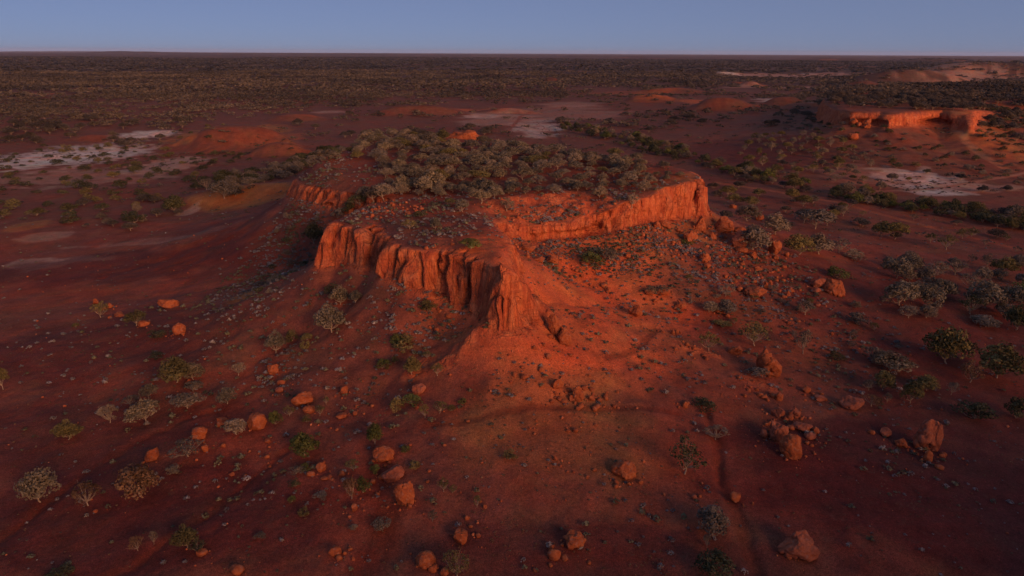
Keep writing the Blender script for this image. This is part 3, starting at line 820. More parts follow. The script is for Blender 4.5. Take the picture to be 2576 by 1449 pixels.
# cx, cy, w, h (design pixels), shape, material (o orange / d dark), tilt, label
B = """
241,758,12,15,tall,o,0,small upright orange rock behind the two-stemmed olive tree on the far left flat
276,768,12,15,egg,o,0,small rounded orange rock right of the olive tree on the far left flat
301,789,28,14,wedge,o,0,low orange rock with a pointed top between two small olive trees on the left flat
362,812,27,17,round,o,0,low domed orange boulder beside a leaning thin tree on the left flat
452,826,29,33,egg,o,0,smooth upright egg-shaped orange boulder, tallest on the empty left flat
427,765,48,13,slab,o,-.3,long thin orange slab leaning uphill on the left flat
474,960,15,18,wedge,o,0,small red pointed rock under the wide crown on the left slope
689,925,30,27,angular,o,.2,angular orange boulder just above the dark grey bushes on the left slope
708,960,18,14,round,o,0,small orange boulder inside the dark grey bushes
703,980,18,16,round,d,0,dull red boulder below the dark grey bushes
764,997,50,42,angular,o,.25,large smooth orange boulder with a sloping top, biggest on the left slope
777,1028,28,22,round,o,0,rounded orange boulder just under the large sloping boulder
864,981,21,25,wedge,o,0,small pointed orange boulder alone on the slope below the green bushes
860,1044,25,14,slab,o,.3,flat tilted orange rock on the slope below the small pointed boulder
1054,975,35,28,slab,d,0,dark purplish flat boulder half sunk in the slope below the cliff nose
649,1057,46,46,round,o,.15,big rounded orange boulder next to a yellow-green bush on the left slope
562,1058,28,25,angular,o,0,jagged red-orange boulder behind a pale tree on the left slope
503,1085,39,34,round,o,0,rounded bright orange boulder at the lower end of the left boulder line
383,1142,32,38,angular,o,.2,cracked orange boulder between two large trees on the lower left
515,1128,18,24,slab,o,-.3,thin orange rock leaning behind a pale bushy tree on the lower left
509,1388,28,20,slab,o,-.5,orange slab under the dead dark shrub at the lower left
595,1432,34,26,slab,o,-.5,tilted orange slab with a dark shadow at the bottom edge, left
583,1193,14,12,angular,o,0,small angular orange stone alone among low shrubs on the lower left
966,1137,50,44,round,o,0,bright orange round boulder at the top of the central boulder row
990,1182,52,40,slab,d,.2,flat dusty red boulder in the middle of the central boulder row
959,1197,16,17,wedge,o,0,small pointed rock leaning on the flat dusty red boulder
1018,1241,46,66,angular,o,.15,big upright brown and orange boulder at the lower end of the central row
1031,1272,12,12,round,o,0,small round stone at the foot of the big upright boulder
808,1174,24,26,slab,o,-.7,narrow orange slab lying beside the grey-green tree
860,1190,15,16,round,o,0,small round boulder right of the narrow orange slab
892,1276,16,21,lump,o,0,small lumpy orange rock under the yellow-green tree
843,1383,30,28,lump,o,0,knobbly orange rock with dark hollow at the bottom left of centre
868,1390,9,9,round,o,0,pebble-like stone beside the knobbly orange rock
1158,1347,38,40,round,o,.1,rounded boulder with a grey top at the bottom centre
1072,1403,46,46,egg,o,0,nearly spherical orange boulder at the bottom, left of a thin bush
1220,1274,11,12,round,o,0,small orange stone next to two pale green shrubs at the bottom centre
816,1201,18,11,slab,o,0,flat little rock below the narrow orange slab
673,1107,14,12,round,o,0,small orange rock downhill of the big boulder by the yellow-green bush
672,1147,13,11,round,o,0,small orange rock farther down from the yellow-green bush
1403,963,29,31,angular,o,.1,bright red angular boulder on the central talus below the nose
1454,989,26,42,tall,o,.2,tall leaning red boulder on the central talus
1438,1000,15,18,wedge,o,0,small rock tucked against the tall leaning red boulder
1487,1000,17,16,angular,o,0,small cracked rock right of the tall leaning red boulder
1508,1005,13,11,round,o,0,tiny round rock at the right end of the central talus group
1598,781,33,33,angular,o,.1,square orange boulder alone on the shrub-dotted slope right of the nose
1710,764,32,20,wedge,o,0,low orange boulder at the head of the grey shrub line
1808,778,25,17,round,o,0,orange boulder hidden between two pale trees right of the nose
1634,731,24,20,round,o,0,rounded boulder behind a thin pale tree above the shrub line
1665,730,38,22,round,o,0,wide low boulder under a grey bush above the shrub line
1860,726,16,15,round,o,0,small boulder left of the saddle-shaped boulder
1900,733,54,28,lump,o,0,wide saddle-shaped orange boulder on the right slope
1926,718,10,18,tall,o,0,small upright knob at the right end of the saddle-shaped boulder
1518,716,16,12,angular,o,0,small red outcrop rock on the bright slope right of the nose
1530,730,14,16,angular,o,0,dark cracked rock just below the small red outcrop rock
1693,835,11,15,wedge,o,0,left one of two tiny pale orange rocks on the right slope
1703,834,9,14,wedge,o,0,right one of two tiny pale orange rocks on the right slope
1395,818,30,60,slab,o,.35,long red rock fin sliding down from the foot of the nose, upper half
1420,846,34,46,angular,o,.2,lower bright half of the red rock fin below the nose
1848,878,34,26,angular,o,0,blocky orange boulder left of the tall dark boulder
1723,1017,15,18,angular,o,0,small orange rock beside an olive bush on the right slope
1570,1176,60,52,round,o,0,large pale-topped round boulder alone on the lower central flat
1582,1216,11,12,angular,o,0,small orange stone below the large pale-topped boulder
1397,1152,10,14,tall,o,0,thin upright orange stone left of the large pale-topped boulder
1428,1083,10,9,round,o,0,small bright stone on the brown flat above the upright stone
1447,1356,52,46,lump,o,0,rough orange boulder at the bottom right of centre
1394,1391,31,32,egg,o,.2,smooth orange boulder lower left of the rough orange boulder
1847,1250,24,30,angular,o,0,orange boulder with white shrubs on top right of the dry gully
1745,1248,13,13,angular,d,0,small crumbling dark red rock left of the dry gully
1921,1090,18,25,egg,d,0,small upright boulder at the left end of the boulder pile
1957,1083,44,60,tall,d,.5,dark slanting boulder at the left of the boulder pile
1955,1035,30,30,angular,d,0,dark boulder at the top of the boulder pile
1997,1036,28,30,lump,d,0,lumpy brown boulder at the top right of the boulder pile
2018,1070,44,28,round,d,0,rounded boulder in the middle right of the boulder pile
1988,1120,52,70,round,o,.1,large upright orange-faced boulder at the front of the boulder pile
2037,1094,28,20,round,d,0,grey-topped rounded boulder at the right of the boulder pile
2052,1082,15,18,angular,o,0,small orange rock at the right end of the boulder pile
1960,997,20,24,lump,o,0,lumpy orange rock uphill of the boulder pile
2226,1085,28,26,round,d,0,small round red boulder on the dark flat left of the split outcrop
2266,1111,28,27,wedge,o,0,pointed orange boulder just left of the split outcrop
2322,1092,54,92,tall,d,0,tall dark split outcrop standing on the right flat
2349,1104,28,80,angular,d,.05,orange-faced right half of the split outcrop
2333,1147,22,34,tall,o,0,small orange pinnacle at the foot of the split outcrop
2000,1362,86,76,wedge,d,.35,big wedge-shaped dark boulder at the bottom right
2097,721,50,44,angular,o,.1,large speckled orange boulder in front of a round green bush
2058,710,34,28,angular,d,0,dark red boulder left of the large speckled boulder
2052,728,22,15,slab,d,0,flat dark rock in front of the dark red boulder
1990,729,14,10,angular,o,0,small orange block between the saddle-shaped and speckled boulders
1982,739,10,15,wedge,o,0,tiny pointed rock below the small orange block
1932,912,54,76,tall,o,.2,tall bulging boulder with a dark back, tallest on the right slope
2027,978,20,18,round,o,0,small round boulder on the right slope above the pile
2062,1000,26,13,slab,d,0,flat dark rock on the right slope
2140,1010,54,38,slab,d,.1,wide flat-faced dark red boulder under thin dead branches
2277,750,9,9,round,o,0,tiny orange rock under the big pale trees on the right
2057,766,13,9,angular,d,0,tiny dark rock below the large speckled boulder
1983,811,9,9,round,o,0,left of a pair of tiny red rocks on the right slope
2008,809,9,9,round,o,0,right of a pair of tiny red rocks on the right slope
2093,839,8,9,round,o,0,tiny red rock alone among dark saltbush on the right
1760,562,30,38,wedge,o,0,sharp cone-shaped rock below the right end of the cliff
1674,565,26,22,angular,o,0,block at the foot of the tall cliff, left of the cone-shaped rock
1652,565,18,22,wedge,o,0,small pointed rock against the cliff foot
1709,580,17,13,round,o,0,small round rock under the tall cliff
1732,597,26,32,angular,o,0,upright left-hand rock of the leaning pair below the cliff
1745,594,17,24,tall,o,0,narrow right-hand rock of the leaning pair below the cliff
1821,564,46,42,wedge,o,.3,large slanting wedge boulder at the top of the right boulder field
1860,578,32,19,round,o,0,low rounded boulder between the wedge and the big square boulder
1856,601,42,44,angular,d,0,big square dark-red boulder next to a pale round tree
1910,547,20,19,angular,o,0,blocky boulder behind the pale tree, far right of the boulder field
1845,519,18,12,round,o,0,small orange boulder beside low trees beyond the cliff end
1892,529,18,13,round,o,0,orange boulder half hidden by a pale tree beyond the cliff end
1864,627,30,16,round,o,0,low wide boulder under the big square boulder
1947,624,30,40,tall,o,.1,tall pitted boulder right of the pale round tree
1894,642,19,20,wedge,o,0,small pointed boulder below the pale round tree
1950,646,16,13,angular,o,0,small block at the foot of the tall pitted boulder
1978,640,11,14,angular,o,0,tiny block right of the tall pitted boulder
1791,592,20,22,wedge,o,0,pointed boulder left of the big square boulder
1773,648,26,26,lump,o,0,crumbled lumpy boulder in the middle of the boulder field
1779,668,16,14,lump,o,0,small crumbled rock below the lumpy boulder
1907,675,18,13,angular,o,0,small flat-topped boulder low in the boulder field
1577,642,18,13,wedge,o,0,low red rock right of the two dark bushes in the cove
1327,624,42,26,slab,o,.3,fallen bright red slab just below the cove corner
1354,651,32,15,slab,o,0,low red slab among shrubs below the cove corner
1390,653,30,27,angular,o,0,blocky red boulder at the lower end of the fallen slabs
1631,573,11,13,wedge,o,0,tiny pointed rock on the shrubs under the cliff
2145,343,27,17,round,o,0,bright orange dome boulder below the far mesa
2148,302,18,16,angular,o,0,highest of the fallen boulders under the far mesa cave
2182,302,16,17,angular,o,0,right-hand fallen boulder under the far mesa cave
2160,313,12,11,round,o,0,middle fallen boulder under the far mesa cave
2180,318,16,13,angular,o,0,lowest fallen boulder under the far mesa cave
1048,1024,10,9,round,o,0,small stone beside a green bush on the central talus
936,1020,10,9,round,o,0,small stone left of the green bushes on the central talus
"""
# base px, base py, w, h, kind, material, label  (kinds u/r/b/s, mats p g o n d r)
T = """
254,799,46,42,s,o,two-stemmed olive tree in front of small orange rocks on the far left
343,820,46,36,u,o,leaning thin olive tree left of the domed boulder
395,847,42,22,b,d,low dark bush beside the egg-shaped boulder
395,900,36,16,b,d,flat dark green bush on the bare left flat
190,822,18,13,b,o,tiny olive bush alone on the far left flat
445,962,72,60,r,o,large yellowish olive tree, left of a close pair on the left slope
487,955,56,42,r,p,pale yellowish tree, right of a close pair on the left slope
8,980,44,56,u,o,olive tree with a bent pale trunk cut by the left edge
375,1003,44,36,u,p,small pale umbrella tree above the grey saltbush streak
330,1020,44,30,s,g,thin greyish tree left of the small pale umbrella tree
487,985,46,28,s,p,thin pale tree just under the red pointed rock
472,1027,76,38,u,g,wide flat greyish tree with three lobes on the left slope
277,1064,58,50,s,g,thin greyish tree left of the broad multi-stemmed tree
367,1064,82,54,u,p,broad multi-stemmed pale tree on the left slope
572,1016,48,38,u,p,neat small pale tree standing alone right of the wide flat tree
600,944,40,34,s,g,small greyish tree at the edge of the left slope
172,1106,66,48,r,o,dense olive tree alone on the left flat
102,1263,86,78,r,p,large pale tree with a bare trunk near the lower left corner
222,1272,84,66,s,r,thin reddish brown leafless-looking tree at the lower left
354,1249,96,80,r,r,brownish tree with a long pale trunk on the lower left
474,1148,86,46,s,g,wide grey thin tree beside the cracked orange boulder
437,1188,34,22,b,g,dark grey dead-looking shrub below the wide grey tree
387,1370,20,38,s,g,skinny small tree with a grey top near the bottom left
347,1385,40,38,s,r,thin brown bush beside the skinny tree
470,1380,62,56,r,o,dense olive tree near the bottom left leaning over a slab
498,1390,46,32,s,d,dead dark branching shrub right of the leaning olive tree
596,1093,52,42,r,g,pale grey tree between the left slope boulders
150,1452,70,24,b,d,dark low bush cut by the bottom edge, left
835,836,76,68,r,p,tall pale broccoli-shaped tree below the left cliff
694,888,46,54,r,p,pale tree with a long trunk left of the green bushes
856,766,50,46,r,p,pale tree in shade close under the left cliff
840,738,44,26,b,d,dark bush behind the shaded pale tree under the left cliff
894,762,30,30,r,p,small pale round tree right of the shaded pale tree
1079,785,43,36,b,o,round yellow-green bush among grey saltbush under the fluted cliff
1003,870,38,36,b,n,dark green bush, left half of a pair on the slope
1018,880,60,43,b,o,wide olive bush, right half of a pair on the slope
967,924,33,28,b,n,bright green bush below the green pair
1036,942,39,42,r,o,olive bush with visible stems below the green pair
994,914,20,20,b,o,tiny bush between the bright green and olive bushes
1075,902,25,20,s,o,thin small bush right of the green pair
737,857,30,36,b,o,olive bush, tallest of the three left of the pale tree
772,855,30,22,b,o,low olive bush right of the three on the slope
766,878,26,24,b,o,small olive bush under the other two on the slope
1101,945,32,32,s,o,thin green bush above the orange lit slab
999,1030,37,38,b,o,olive bush, leftmost of the row above the brown talus
1036,1014,46,28,b,n,wide green bush second in the row above the brown talus
1069,1052,31,36,s,o,thin bush hanging below the row above the brown talus
1106,1040,36,34,s,o,thin green bush fourth in the row above the brown talus
1134,1034,25,22,b,o,small bush at the right end of the row above the brown talus
1163,1016,19,18,b,n,tiny green bush above the right end of the row
694,1067,36,36,b,n,yellow-green bush right of the big rounded boulder
729,1047,30,28,s,o,thin olive bush above the yellow-green bush
804,1047,27,32,s,o,thin bush right of the rounded boulder pair
771,1062,21,22,b,o,small olive bush under the rounded boulder pair
821,1017,19,22,s,o,small thin bush between the big and the pointed boulder
766,1145,70,54,r,n,grey-green tree with many stems left of centre
771,1184,25,21,b,n,round green bush just below the grey-green tree
745,1192,42,22,s,g,thin grey shrub left of the round green bush
943,1117,42,46,r,n,green tree leaning over the bright round boulder
1019,1136,24,21,b,n,small dark green bush right of the bright round boulder
888,1184,40,30,s,o,open small bush left of the flat dusty boulder
945,1189,27,26,b,n,green bush between the bright and flat boulders
982,1200,18,18,b,n,small green bush in front of the flat dusty boulder
1043,1178,26,25,b,o,pale green bush right of the flat dusty boulder
915,1240,40,44,b,n,yellow-green dense bush left of the big upright boulder
885,1255,54,56,s,r,bare brown branching bush beside the yellow-green dense bush
742,1223,24,22,b,d,dark small bush left of centre near the bottom
1283,1154,34,26,b,o,dark green bush on the brown central flat beside a faint track
765,1297,28,24,b,o,olive small bush with two tops at the lower left of centre
734,1263,19,18,b,n,small green bush above the two-topped bush
808,1252,34,20,b,g,grey and green low bush beside the small lumpy rock
962,1327,46,30,b,g,grey bush with a bright green centre at the lower centre
888,1332,25,18,b,g,round grey saltbush left of the green-centred bush
1200,1276,27,30,s,o,thin green bush beside the small orange stone at the bottom centre
1116,1237,32,36,s,o,pale thin bush right of the big upright boulder
1138,1240,26,22,s,o,second pale thin bush right of the big upright boulder
1089,1312,28,30,s,g,grey thin bush with white twigs near the bottom centre
1150,1450,78,66,s,o,large thin olive bush at the bottom edge beside the spherical boulder
655,1353,26,18,b,g,dull grey bush near the bottom left
1783,882,52,50,s,o,olive tree with a leaning bare stem on the right slope
1783,785,37,30,r,g,pale grey tree left of the hidden orange boulder
1828,788,48,32,r,g,pale grey tree right of the hidden orange boulder
1815,819,42,18,b,o,low olive bush below the hidden orange boulder
1898,870,78,60,s,o,large open olive tree above the tall bulging boulder
1770,1030,58,36,b,d,dark olive bush on the right slope
1636,744,32,26,s,g,thin pale tree in front of the rounded boulder
1664,742,34,26,s,g,thin grey bush over the wide low boulder
1903,945,58,30,b,g,grey bush at the foot of the tall bulging boulder
1825,745,52,32,s,g,thin grey tree left of the saddle-shaped boulder
1722,1192,108,90,s,d,big dark thin tree with a straight pale trunk beside the dry gully
1799,1106,62,38,s,g,thin grey tree at the head of the dry gully
1791,1345,94,74,r,g,large greyish tree beside the lower dry gully
1778,1378,24,34,s,g,spindly sapling below the large greyish tree
1797,1452,92,62,r,d,large dark grey tree at the bottom edge beside the gully
2025,792,56,38,s,g,thin grey tree left of the dark saltbush patch
2157,817,40,34,b,g,small grey bush at the right slope edge
2105,905,38,26,b,d,dark low bush left of the bright-topped tree pair
2140,874,32,20,s,g,thin grey bush above the dark low bush
2262,768,74,62,r,p,pale broad tree with a leaning trunk in the right grove
2330,770,62,55,r,p,pale tree in the front centre of the right grove
2372,752,60,50,r,p,pale tree behind the front of the right grove
2255,700,62,52,r,p,pale upright tree at the top left of the right grove
2292,690,48,42,r,p,round pale tree at the back of the right grove
2350,700,66,44,s,g,grey thin tree at the back centre of the right grove
2402,692,56,40,s,g,grey thin tree at the back right of the right grove
2442,730,66,42,s,g,grey thin tree low at the right side of the right grove
2310,742,50,34,r,g,grey tree squeezed in the middle of the right grove
2285,800,56,34,s,g,fallen thin grey tree below the right grove
2330,800,40,32,r,g,small pale tree below the right grove
2475,775,76,62,r,p,pale wide tree right of the grove
2535,770,60,52,r,p,pale tree at the right edge above the slope
2440,790,62,50,s,d,dark bare tree between the two groves
2480,822,56,30,r,g,low pale tree below the pale wide tree
2555,830,60,60,r,d,dark tree cut by the right edge
2570,745,50,44,b,n,green bush at the right edge behind the pale wide tree
2380,915,96,86,r,o,big olive-yellow tree with a white trunk on the right flat
2440,900,50,42,s,d,dark thin tree tucked behind the big olive-yellow tree
2507,950,102,84,r,o,big olive tree with forked white trunk near the right edge
2440,962,72,56,s,r,thin brownish tree in front of the forked olive tree
2240,932,84,46,r,p,bright-topped pale tree pair on the dark flat
2192,908,50,40,s,g,thin grey tree left of the bright-topped pair
2220,982,48,50,r,o,olive tree with a thin trunk below the bright-topped pair
2290,1014,52,56,r,o,olive tree with bare lower stem on the dark flat
2330,982,54,36,r,o,olive tree leaning right on the dark flat
2392,994,32,36,s,g,small thin grey tree right of the leaning olive tree
2185,982,34,32,s,g,small thin grey tree left of the thin-trunked olive tree
2192,1022,52,34,s,r,dead branching shrub above the wide flat-faced boulder
2232,1012,26,26,s,g,small grey bush beside the dead branching shrub
2447,1052,78,50,b,d,wide dark grey bush on the right flat
2557,1052,62,60,b,d,dark bush cut by the right edge
2020,890,52,60,s,g,tall thin grey tree in the saltbush on the right slope
2105,700,58,36,b,n,round dark green bush behind the large speckled boulder
1894,628,78,56,r,g,pale round tree in the boulder field
1880,556,50,42,r,g,pale tree beyond the right end of the cliff
1950,590,66,48,r,g,spreading grey tree behind the boulder field
2050,576,84,48,u,g,broad flat pale tree on the right plain
2022,560,50,34,u,g,smaller flat tree left of the broad flat pale tree
2080,568,44,30,u,g,small tree at the right of the broad flat pale tree
2010,640,60,50,r,o,olive tree at the left end of the shrubby row on the right plain
2060,640,64,48,r,g,pale tree in the middle of the shrubby row on the right plain
2110,636,60,38,s,g,thin grey bush in the shrubby row on the right plain
2150,650,56,26,b,g,low grey bush at the right end of the shrubby row
2218,596,46,36,u,o,left tree of a rounded pair on the open right plain
2250,602,52,40,u,o,right tree of a rounded pair on the open right plain
1848,515,42,26,u,o,flat olive tree right of the cliff end
1885,520,36,26,u,o,second flat olive tree right of the cliff end
1830,494,40,26,u,o,small flat tree just beyond the cliff end
2120,544,40,30,s,g,thin grey tree alone below the creek line
1990,505,42,28,u,o,olive tree beside the red road
2020,520,44,28,u,o,flat-topped olive tree below the red road
2000,480,46,30,u,o,broad olive tree above the red road bend
2045,512,30,20,u,g,small grey tree on the plain near the red road
2340,610,28,26,s,d,small dark sapling on the open right plain
2380,628,50,38,s,o,thin olive tree above the right grove
2520,690,56,44,r,o,olive tree above the right edge of the grove
2420,600,40,26,s,o,faint thin tree at the edge of the stony plain
1490,665,66,40,b,n,round green bush in the cove below the cliff
1535,664,60,44,s,g,grey thin bush beside the round green bush in the cove
1728,616,28,18,b,n,green bush beside the leaning pair of rocks
1185,626,54,26,u,n,flat green tree on top of the nose
1096,577,34,28,r,p,round pale bush on the bare front of the mesa top
1165,533,38,32,r,p,pale round tree, front one of three on the mesa top
1210,512,52,32,u,p,wide pale tree near the middle of the mesa top
1225,490,46,40,r,p,pale tree right behind the wide pale tree on the mesa top
1200,485,44,34,r,p,pale tree left behind the wide pale tree on the mesa top
1275,532,48,34,s,g,thin grey tree at the rim above the bright cliff
1130,518,32,20,u,o,small olive tree behind the pale round tree on the mesa top
1030,576,46,24,s,o,thin olive bush on the front left of the mesa top
1058,546,30,18,b,d,dark low bush on the front left of the mesa top
915,496,33,24,r,p,bright yellowish tree at the mouth of the gully
790,612,44,50,r,d,dark grey round tree at the foot of the left pinnacle
850,548,36,30,b,g,grey-green bush behind the left pinnacle
880,532,44,34,b,d,dark green shrub clump in the gully mouth
905,512,44,34,b,d,second dark shrub clump higher in the gully
940,505,46,36,r,g,greyish tree standing in the gully
965,500,48,38,r,g,grey tree at the head of the gully
1062,484,60,40,r,p,large pale tree above the gully head
1090,475,66,44,r,p,broad pale tree, biggest at the front of the mesa grove
1014,480,50,36,r,p,pale tree left above the gully head
1590,520,40,34,s,g,thin grey tree on the right part of the rim
1620,480,36,26,r,g,grey bush near the rim above the tall cliff
1508,497,36,26,r,g,grey bush on the brown shoulder above the cliff
565,500,60,42,u,g,umbrella-shaped grey tree on the left plain, in front of the dark row
598,488,34,24,r,g,small grey tree right of the umbrella-shaped tree
520,478,40,30,s,g,thin grey tree left of the umbrella-shaped tree
340,560,56,28,b,d,flat dark bush clump on the left red flat
180,560,48,22,b,d,low green-grey bush on the far left flat
360,558,20,20,b,g,small grey round bush left of the ochre bank
440,535,56,40,r,d,dark tree clump beside the ochre bank
345,535,22,24,r,g,pale little tree in front of the dark clump
"""
# random groves: name, polygon box (px,py,px,py), count, size m (lo,hi), height ratio, kind, mats, label, min separation m
GROVES = [
 ('acacia_tree', [(880,360),(1000,322),(1130,328),(1215,346),(1300,352),(1450,372),(1600,392),(1690,415),(1640,440),(1450,470),(1290,478),(1180,470),(1080,462),(960,450),(940,410),(880,392)], 250, (3.6,6.9), .60, 'uur', 'pppgggo', 'acacia in the mesa-top grove', 4.7),
 ('acacia_tree', [(960,452),(1180,472),(1290,480),(1450,472),(1640,442),(1730,440),(1700,452),(1560,475),(1300,490),(1230,500),(1000,490)], 56, (2.6,5.4), .62, 'ur', 'ppg', 'acacia in the thin front of the mesa-top grove', 4.0),
 ('dark_shrub', [(540,462),(620,440),(700,418),(760,396),(830,378),(868,380),(830,402),(760,428),(720,450),(640,470),(560,475)], 80, (4.5,8.5), .65, 'ru', 'ddgg', 'tree hugging the far left foot of the mesa', 4.0),
 ('creek_tree', [(1390,312),(1500,318),(1700,372),(1800,402),(1900,440),(1960,455),(2100,468),(2110,482),(1960,472),(1860,446),(1740,420),(1640,388),(1500,345),(1400,326)], 105, (4,8.5), .7, 'rb', 'dndgo', 'tree in the creek line behind the mesa', 3.5),
 ('creek_tree', [(2100,480),(2250,505),(2400,522),(2580,545),(2760,570),(2760,600),(2580,585),(2400,552),(2250,528),(2100,500)], 72, (3.5,8), .7, 'rb', 'dndgo', 'tree in the creek line across the right plain', 3.2),
 ('grove_tree', [(2225,650),(2576,660),(2576,800),(2440,830),(2260,760)], 20, (3.2,5.4), .85, 'rs', 'pgg', 'tree in the grey thicket at the right', 3.2),
 ('plain_tree', [(1780,420),(2150,400),(2576,560),(2576,700),(2200,620),(1950,560),(1800,500)], 34, (3,6), .75, 'us', 'og', 'tree on the red plain between creek and mesa', 8),
 ('plain_tree', [(1900,340),(2130,345),(2200,420),(2180,470),(1950,440),(1850,400)], 70, (4,7), .75, 'us', 'og', 'tree below the left end of the far mesa', 7),
 ('plain_tree', [(2200,360),(2576,380),(2576,470),(2240,430)], 34, (3,6), .6, 'b', 'dog', 'bush on the orange fan under the far mesa', 9),
 ('plain_tree', [(2440,268),(2600,266),(2600,400),(2500,370),(2440,320)], 50, (3,7), .55, 'b', 'dddo', 'bush right of the far mesa cliff', 6),
 ('plain_tree', [(2040,290),(2130,290),(2300,335),(2250,380),(2120,350),(2000,330)], 40, (2.5,5.5), .55, 'b', 'ddg', 'bush below the far mesa cliff', 6),
 ('plain_tree', [(0,440),(250,425),(520,420),(640,440),(520,520),(250,560),(0,560)], 55, (4,8), .55, 'b', 'dod', 'bush on the red flat before the clay pan', 9),
 ('plain_tree', [(0,380),(70,380),(120,355),(300,360),(430,380),(560,390),(700,380),(700,400),(520,430),(300,440),(60,470),(0,470)], 80, (3,6.5), .5, 'b', 'dod', 'bush edging the white clay pan', 7),
 ('plain_tree', [(430,330),(520,305),(650,330),(720,360),(600,385),(440,372)], 26, (3,6), .6, 'b', 'do', 'bush on the orange mound', 9),
 ('plain_tree', [(700,560),(800,500),(830,520),(790,640),(740,700),(640,760)], 16, (2.0,3.4), .6, 'b', 'dg', 'bush on the slope left of the mesa', 5),
 ('plain_tree', [(1700,690),(2200,760),(2300,900),(1950,860),(1700,800)], 14, (1.8,3.4), .7, 'bs', 'go', 'bush on the lower right slope', 6),
]

MATS = {'p': M_PALE, 'g': M_GREY, 'o': M_OLIVE, 'n': M_GREEN, 'd': M_DARK, 'r': M_RED}
KINDS = {'u': 'umbrella', 'r': 'round', 'b': 'bush', 's': 'sparse'}
def theta(p):
    return math.atan2(CAM_H - p[2], math.hypot(p[0], p[1]))

# boulders
rows = [r.split(',', 7) for r in B.strip().splitlines()]
bp = pick([(float(r[0]), float(r[1]) + float(r[3]) * .36) for r in rows])
for i, (r, p) in enumerate(zip(rows, bp)):
    k = ppm(p); w = float(r[2]) / k; th = theta(p)
    hm = (float(r[3]) / k - .55 * w * math.sin(th)) / math.cos(th)
    hm = max(hm, .38 * w) * 1.12
    boulder(p, w * 1.12, hm * 1.08, r[4], M_ROCK if r[5] == 'o' else M_ROCKD, r[7], 300 + i, tilt=float(r[6]) * .6)

# lit outcrop standing at the back of the mesa
q = px_at_z(1166, 350, 29.5)
oc = boulder((q[0], q[1], 27.4), 17, 6.6, 'lump', M_ROCK, 'bright orange rocky outcrop rising at the back of the mesa-top grove', 901, rz=-.3, depth=.4, cat='outcrop', name='rock_outcrop')
oc.location.z = 28.2

# trees placed one by one
rows = [r.split(',', 6) for r in T.strip().splitlines()]
tp = pick([(float(r[0]), float(r[1])) for r in rows])
for r, p in zip(rows, tp):
    k = ppm(p); w = float(r[2]) / k; th = theta(p)
    hm = max((float(r[3]) / k - .22 * w * math.sin(th)) / math.cos(th), .42 * w)
    bush = r[4] == 'b'
    k_ = 1.0 if float(r[0]) > 2365 and float(r[1]) > 850 else 1.15 if float(r[0]) > 2150 else 1.04
    place_tree(p, w * k_, hm * (1.05 if bush else 1.2), KINDS[r[4]], MATS[r[5]], 'bush' if bush else 'tree', r[6], 'bush' if bush else 'tree')

def inpoly(px, py, poly):
    poly = np.array(poly, float); a = poly; b = np.roll(poly, -1, 0)
    X = px[:, None]; Y = py[:, None]
    cr = ((a[:, 1] > Y) != (b[:, 1] > Y)) & (X < (b[:, 0] - a[:, 0]) * (Y - a[:, 1]) / (b[:, 1] - a[:, 1] + 1e-9) + a[:, 0])
    return cr.sum(1) % 2 == 1

TONE = {'p': 'pale', 'g': 'grey', 'o': 'olive', 'n': 'green', 'd': 'dark green', 'r': 'brown'}
placed = [tuple(p[:2]) for p in tp]
def far_enough(x, y, sep, lst):
    for (a, b_) in lst:
        if (a - x) ** 2 + (b_ - y) ** 2 < sep * sep: return False
    return True
for gi, (name, poly, cnt, (s0, s1), hr, kinds, mats, label, sep) in enumerate(GROVES):
    P_ = np.array(poly, float)
    # sample evenly over the ground the polygon covers
    cx_, cy_ = [], []
    cor = pick(poly); lo = cor.min(0); hi = cor.max(0)
    n = cnt * 60
    x = lo[0] + (hi[0] - lo[0]) * rng.rand(n); y = lo[1] + (hi[1] - lo[1]) * rng.rand(n)
    z, dd = terrain(x, y)
    px, py = project(x, y, z)
    ok = inpoly(px, py, poly) & ((dd < -2.0) | (dd > 3.0))
    if gi < 2: ok &= (dd < -3) & ~((np.abs(px - 1166) < 46) & (py < 372))
    got = []
    for j in np.nonzero(ok)[0]:
        if len(got) >= cnt: break
        if far_enough(x[j], y[j], sep * (.8 + .5 * rng.rand()), got) and far_enough(x[j], y[j], 3.0, placed):
            got.append((x[j], y[j]))
            w = s0 + (s1 - s0) * rng.rand() ** 1.3
            pb = (x[j], y[j], z[j])
            kd = KINDS[kinds[rng.randint(len(kinds))]]
            mk = mats[rng.randint(len(mats))]
            t_ = (w - s0) / (s1 - s0)
            qx, qy = project(*[np.array(v_) for v_ in pb])
            lx_ = (qx - P_[:, 0].min()) / np.ptp(P_[:, 0]); ly_ = (qy - P_[:, 1].min()) / np.ptp(P_[:, 1])
            lb_ = ' '.join([('large' if t_ > .55 else 'medium-sized' if t_ > .2 else 'small'), TONE[mk], 'flat-topped' if kd == 'umbrella' else 'bushy' if kd == 'bush' else 'thin' if kd == 'sparse' else 'round', label + ',',
                            ('back' if ly_ < .36 else 'middle' if ly_ < .66 else 'front'), ('far left' if lx_ < .2 else 'left' if lx_ < .4 else 'centre' if lx_ < .6 else 'right' if lx_ < .8 else 'far right')])
            place_tree(pb, w, w * hr * (.85 + .35 * rng.rand()), kd, MATS[mk], 'desert_bush' if kd == 'bush' and name == 'plain_tree' else name, lb_,
                       'tree' if name != 'dark_shrub' and kd != 'bush' else 'bush', group=label)
    placed += got
    print(name, len(got))

# ------------------------------------------------------------------ low saltbush cover
SH = [make_shrub(500 + i) for i in range(6)]
SHM = [mesh_np('saltbush_leaves', v, f) for v, f in SH]
